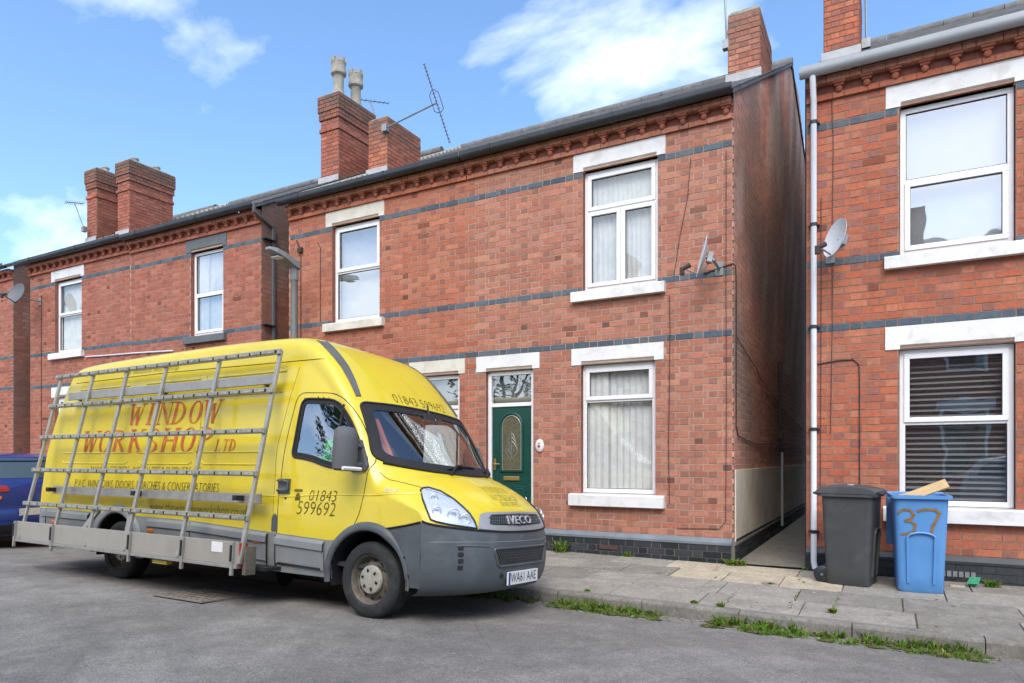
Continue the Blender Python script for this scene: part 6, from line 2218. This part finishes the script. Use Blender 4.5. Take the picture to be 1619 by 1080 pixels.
def car(label, loc, rz, paintm, plate=True):
    t = thing('parked_car', label, 'car', loc, (0, 0, rz), local=True)
    S = [(.12, .24, .78, 0, 5, -.12, 3), (.03, .34, .86, 0, 5, -.14, 3), (.0, .50, .89, 0, 5, -.15, 3), (.03, .62, .89, 0, 5, -.15, 3), (.07, .66, .885, 0, 5, -.14, 3), (.08, .85, .875, .0, 5, -.13, 3), (.13, 1.03, .85, .02, 5, -.12, 3),
         (.22, 1.13, .80, .05, 4, -.11, 3), (.44, 1.40, .70, .07, 4, -.07, 3), (.52, 1.47, .675, .08, 4, -.03, 3), (.8, 1.52, .67, .09, 4, 0, 3), (1.7, 1.545, .675, .09, 4, 0, 3), (2.3, 1.50, .68, .09, 4, .05, 2.5), (2.65, 1.33, .71, .08, 4, .12, 2.4),
         (3.1, 1.05, .80, .1, 4, .18, 2.4), (3.25, 1.0, .85, .1, 4, .2, 2.4), (3.8, .88, .86, .1, 4, .26, 2.4), (4.1, .74, .86, .05, 4, .28, 2.6), (4.22, .58, .87, 0, 4, .3, 2.8), (4.25, .4, .87, 0, 4, .3, 2.8), (4.15, .24, .82, 0, 4, .28, 2.8)]
    rws = []
    for i in range(len(S) - 1):
        p0, p1, p2, p3 = S[max(i - 1, 0)], S[i], S[i + 1], S[min(i + 2, len(S) - 1)]
        n = max(3, int(math.hypot(p2[0] - p1[0], p2[1] - p1[1]) / .06))
        for k in range(n): rws.append(cr(p0, p1, p2, p3, k / n))
    rws.append(list(S[-1]))
    TT = [k / 18 for k in range(19)]; ff = [-q for q in reversed(TT[1:])] + TT
    top = [[top_pt(st, q) for q in ff] for st in rws]
    V = [p for r in top for p in r]; F = []
    nc = len(ff)
    for i in range(len(rws) - 1):
        for j in range(nc - 1): F.append((i * nc + j, i * nc + j + 1, (i + 1) * nc + j + 1, (i + 1) * nc + j))
    def wp(z):
        pts = [(.2, .82), (.32, .87), (.55, .89), (.8, .885), (.96, .87), (1.03, .85), (1.42, .68), (1.6, .66)]
        for (a, u), (b, v) in zip(pts, pts[1:]):
            if z <= b: return u + (v - u) * max(0, z - a) / (b - a)
        return .66
    E_ = [r[-1] for r in top]
    up = [e for e in E_ if e[2] > .8]
    mono = [up[0]]
    for e in up[1:]:
        if e[0] > mono[-1][0] + .01: mono.append(e)
    k0 = E_.index(up[0])
    for s_ in (-1, 1):
        cols = []
        for (x, W, zE) in mono:
            cols.append([(x, s_ * (wp(z) + (W - wp(zE)) * max(0, 1 - (zE - z) / .5)), z) for z in [zE + (.24 - zE) * k / 26 for k in range(27)]])
        b0 = len(V)
        for c in cols: V += c
        for i in range(len(cols) - 1):
            for j in range(26):
                q = (b0 + i * 27 + j, b0 + (i + 1) * 27 + j, b0 + (i + 1) * 27 + j + 1, b0 + i * 27 + j + 1)
                cx2 = sum(V[k][0] for k in q) / 4; cz2 = sum(V[k][2] for k in q) / 4
                if any(math.hypot(cx2 - a, cz2 - .31) < .37 for a in (.78, 3.4)): continue
                F.append(q)
    mb = MB(); mb.add(V, F)
    me = mb.mesh('body', paintm)
    bm = bmesh.new(); bm.from_mesh(me); bmesh.ops.remove_doubles(bm, verts=bm.verts, dist=.003); bmesh.ops.recalc_face_normals(bm, faces=bm.faces); bm.to_mesh(me); bm.free()
    me.shade_smooth(); me.set_sharp_from_angle(angle=R_(40))
    bd = link('body', me, t)
    tr = BVHTree.FromPolygons(V, F)
    def hit(o, d, lift):
        h = tr.ray_cast(Vector(o), Vector(d))[0]
        return h - Vector(d) * lift if h is not None else None
    def pt(poly, mode, lift, nu=16, nv=8, sgn=1):
        u0, u1 = min(p[0] for p in poly), max(p[0] for p in poly)
        vs, fs = [], []
        for i in range(nu + 1):
            u = u0 + (u1 - u0) * (.003 + .994 * i / nu); zz = []
            for (a, b), (p, q) in zip(poly, poly[1:] + poly[:1]):
                if (a <= u < p) or (p <= u < a): zz.append(b + (q - b) * (u - a) / (p - a))
            if len(zz) < 2: zz = [poly[0][1]] * 2
            for j in range(nv + 1):
                v = min(zz) + (max(zz) - min(zz)) * j / nv
                if mode == 'rear': h = hit((-2, u, v), (1, 0, 0), lift)
                elif mode == 'front': h = hit((6, u, v), (-1, 0, 0), lift)
                else: h = hit((u, sgn * 3, v), (0, -sgn, 0), lift)
                vs.append(h if h is not None else (vs[-1] if vs else Vector((0, 0, 1))))
        for i in range(nu):
            for j in range(nv): fs.append((i * (nv + 1) + j, (i + 1) * (nv + 1) + j, (i + 1) * (nv + 1) + j + 1, i * (nv + 1) + j + 1))
        m2 = MB(); m2.add(vs, fs); return m2
    pt(rounded([(-.68, 1.13), (-.60, 1.385), (.60, 1.385), (.68, 1.13)], .08), 'rear', .006).build('rear_window', M['car_glass'], t, smooth=True)
    pt(rounded([(-.72, 1.03), (-.62, 1.38), (.62, 1.38), (.72, 1.03)], .08), 'front', .006).build('windscreen', M['car_glass'], t, smooth=True)
    pt(rounded([(-.60, 1.405), (-.58, 1.44), (.58, 1.44), (.60, 1.405)], .02), 'rear', .03).build('roof_spoiler', M['car_glass'], t, smooth=True)
    for s_ in (-1, 1):
        pt(rounded([(.45, 1.06), (.62, 1.36), (1.5, 1.44), (2.3, 1.38), (2.75, 1.05)], .06), 'side', .005, 20, 6, s_).build('side_window', M['car_glass'], t, smooth=True)
        l1 = pt(rounded([(s_ * .34, .93), (s_ * .36, 1.02), (s_ * .83, 1.05), (s_ * .845, .91)], .03), 'rear', .012).build('tail_lamp', M['tail_red'], t, smooth=True)
        pt(rounded([(s_ * .46, .81), (s_ * .46, .87), (s_ * .85, .88), (s_ * .855, .80)], .025), 'rear', .012).build('indicator_lamp', M['amber'], t, smooth=True)
        pt(rounded([(s_ * .45, .62), (s_ * .50, .74), (s_ * .84, .82), (s_ * .85, .68)], .03), 'front', .012).build('headlight', M['reflector'], t, smooth=True)
    pt(rounded([(-.80, .26), (-.80, .42), (.80, .42), (.80, .26)], .04), 'rear', .01).build('lower_bumper', M['rubber'], t, smooth=True)
    h = hit((-2, 0, .60), (1, 0, 0), .012)
    p = MB(); p.box(h.x - .008, h.x, -.26, .26, .55, .66); p.build('number_plate', pmat('plate_pale', (.62, .60, .50), .4), t, bevel=.004)
    for x in (.78, 3.4):
        for s_ in (-1, 1):
            wl = MB(); wl.lathe([(.001, -.07), (.06, -.075), (.19, -.06), (.21, -.085)], 24, (0, 0, 0), 'y'); w_o = wl.build('wheel', M['chrome'], t, smooth=35)
            w_o.location = (x, s_ * .79, .31); w_o.rotation_euler = (0, 0, 0 if s_ < 0 else math.pi)
            ty = MB(); ty.lathe([(.205, -.085), (.24, -.10), (.29, -.095), (.31, -.07), (.31, .07), (.29, .095), (.2, .09)], 28, (0, 0, 0), 'y'); ty.build('tyre', M['tyre'], w_o, smooth=35)
            ln = MB(); ln.lathe([(.365, 0), (.365, .3)], 20, (x, -.87 if s_ < 0 else .57, .31), 'y', a0=0, a1=math.pi); ln.build('arch_liner', M['rubber'], t, fix=False)
    u = MB(); u.box(.2, 4.0, -.78, .78, .2, .34); u.build('underbody', M['rubber'], t)
    return t


M['car_blue'] = paint('car_blue', (.016, .034, .17), (.08, .09, .13), .12, .14)
M['car_silver'] = paint('car_silver', (.42, .45, .46), (.3, .3, .3), .2, .2)
car('dark blue hatchback parked behind the yellow van', (-10.08, -3.0, -.125), math.pi, M['car_blue'])
car('silver car across the street, seen only reflected in glass', (2.75, -7.75, -.13), 0, M['car_silver'])

# ---------------------------------------------------------------- houses across the street (seen in the window reflections)
def far_brick():
    m, t, o = nodes('far_brick')
    b = t.nodes.new('ShaderNodeTexBrick')
    b.inputs['Scale'].default_value = 1
    b.inputs['Brick Width'].default_value = .235; b.inputs['Row Height'].default_value = .085; b.inputs['Mortar Size'].default_value = .006
    b.inputs['Color1'].default_value = (.36, .12, .07, 1); b.inputs['Color2'].default_value = (.27, .09, .06, 1); b.inputs['Mortar'].default_value = (.34, .26, .21, 1)
    mp_ = t.nodes.new('ShaderNodeMapping'); mp_.inputs['Rotation'].default_value = (R_(90), 0, 0)
    lk(t, wpos(t), mp_.inputs['Vector']); lk(t, mp_.outputs[0], b.inputs['Vector'])
    principled(t, o, b.outputs['Color'], .9, 0, .2)
    return m


M['far_brick'] = far_brick()
YF = -12.4
for i, (xa, xb) in enumerate(((-34.0, -25.8), (-7.4, .9), (1.8, 10.1))):
    h = thing('facing_house', ['brick house pair opposite the far left houses, seen only in reflections', 'brick house pair straight across from the van, seen only in reflections', 'brick house pair across from the bins, seen only in reflections'][i], 'house', ((xa + xb) / 2, YF, 0), group='brick houses across the street')
    b = MB(); b.box(xa, xb, YF - 8, YF, -.2, 5.8); b.build('wall', M['far_brick'], h)
    b = MB(); b.prism([(YF + .2, 5.8), (YF - 4, 8.3), (YF - 8.2, 5.8)], 'x', xa - .05, xb + .05); b.build('roof', M['slate'], h)
    for x in (xa + .4, xb - .9):
        b = MB(); b.box(x, x + .5, YF - 3.6, YF - 2.4, 6.8, 8.8); b.build('chimney', M['far_brick'], h)
    for x in (xa + 1.2, xb - 2.2):
        for z0, z1 in ((.8, 2.6), (3.65, 5.3)):
            b = MB(); b.box(x, x + 1.0, YF + .01, YF + .05, z0, z1); wn = b.build('window', M['upvc'], h)
            b = MB(); b.box(x + .07, x + .93, YF + .052, YF + .056, z0 + .07, z1 - .07); b.build('pane', M['car_glass'], wn)
            b = MB(); b.box(x - .15, x + 1.15, YF + .005, YF + .07, z1 + .02, z1 + .25); b.build('lintel', M['white_paint'], h)
    for x in ((xa + xb) / 2 - 1.2, (xa + xb) / 2 + .4):
        b = MB(); b.box(x, x + .82, YF + .01, YF + .05, 0, 2.6); d_ = b.build('door', M['upvc'], h)
        b = MB(); b.box(x + .08, x + .74, YF + .052, YF + .058, 2.1, 2.52); b.build('pane', M['car_glass'], d_)

def tree(label, x, y, ht, r):
    t = thing('street_tree', label, 'tree', (x, y, 0), group='trees across the street')
    b = MB(); b.tube([(x, y, -.1), (x + .05, y, 1.2), (x - .05, y + .05, 2.4), (x, y, ht * .7)], [.18, .15, .12, .05], 10)
    for k in range(7):
        a = k * .9; b.tube([(x, y, 1.8 + k * .25), (x + r * .4 * math.cos(a), y + r * .4 * math.sin(a), 2.8 + k * .3), (x + r * .8 * math.cos(a), y + r * .8 * math.sin(a), 3.4 + k * .35)], [.07, .05, .02], 6)
    b.build('trunk', M['bark'], t, smooth=True)
    c = MB()
    cl = [(x + rnd.uniform(-r, r) * .75, y + rnd.uniform(-r, r) * .75, ht * .62 + rnd.uniform(-.34, .34) * ht) for _ in range(26)]
    for (p, q, s_) in cl:
        rr = rnd.uniform(.35, .75)
        for _ in range(90):
            v = Vector((rnd.gauss(0, 1), rnd.gauss(0, 1), rnd.gauss(0, 1))).normalized() * rr * rnd.random() ** .4
            o = Vector((p, q, s_)) + v
            u = Vector((rnd.uniform(-1, 1), rnd.uniform(-1, 1), rnd.uniform(-1, 1))).normalized() * .09
            w2 = u.orthogonal().normalized() * .05
            c.add([o - u, o + w2, o + u, o - w2], [(0, 1, 2, 3)])
    c.build('crown', M['leaf_tree'], t, fix=False)


M['bark'] = pmat('bark', (.09, .07, .05), .95, 0, .3, 12, .5, 30, .1)
M['leaf_tree'] = leafmat('leaf_tree', (.07, .10, .03))
tree('bushy tree across the street, seen only reflected in the driver side window', -11.2, -14.0, 8.6, 2.3)
tree('shorter tree across the street, seen only reflected in the van glass', -7.6, -22.5, 7.2, 2.0)
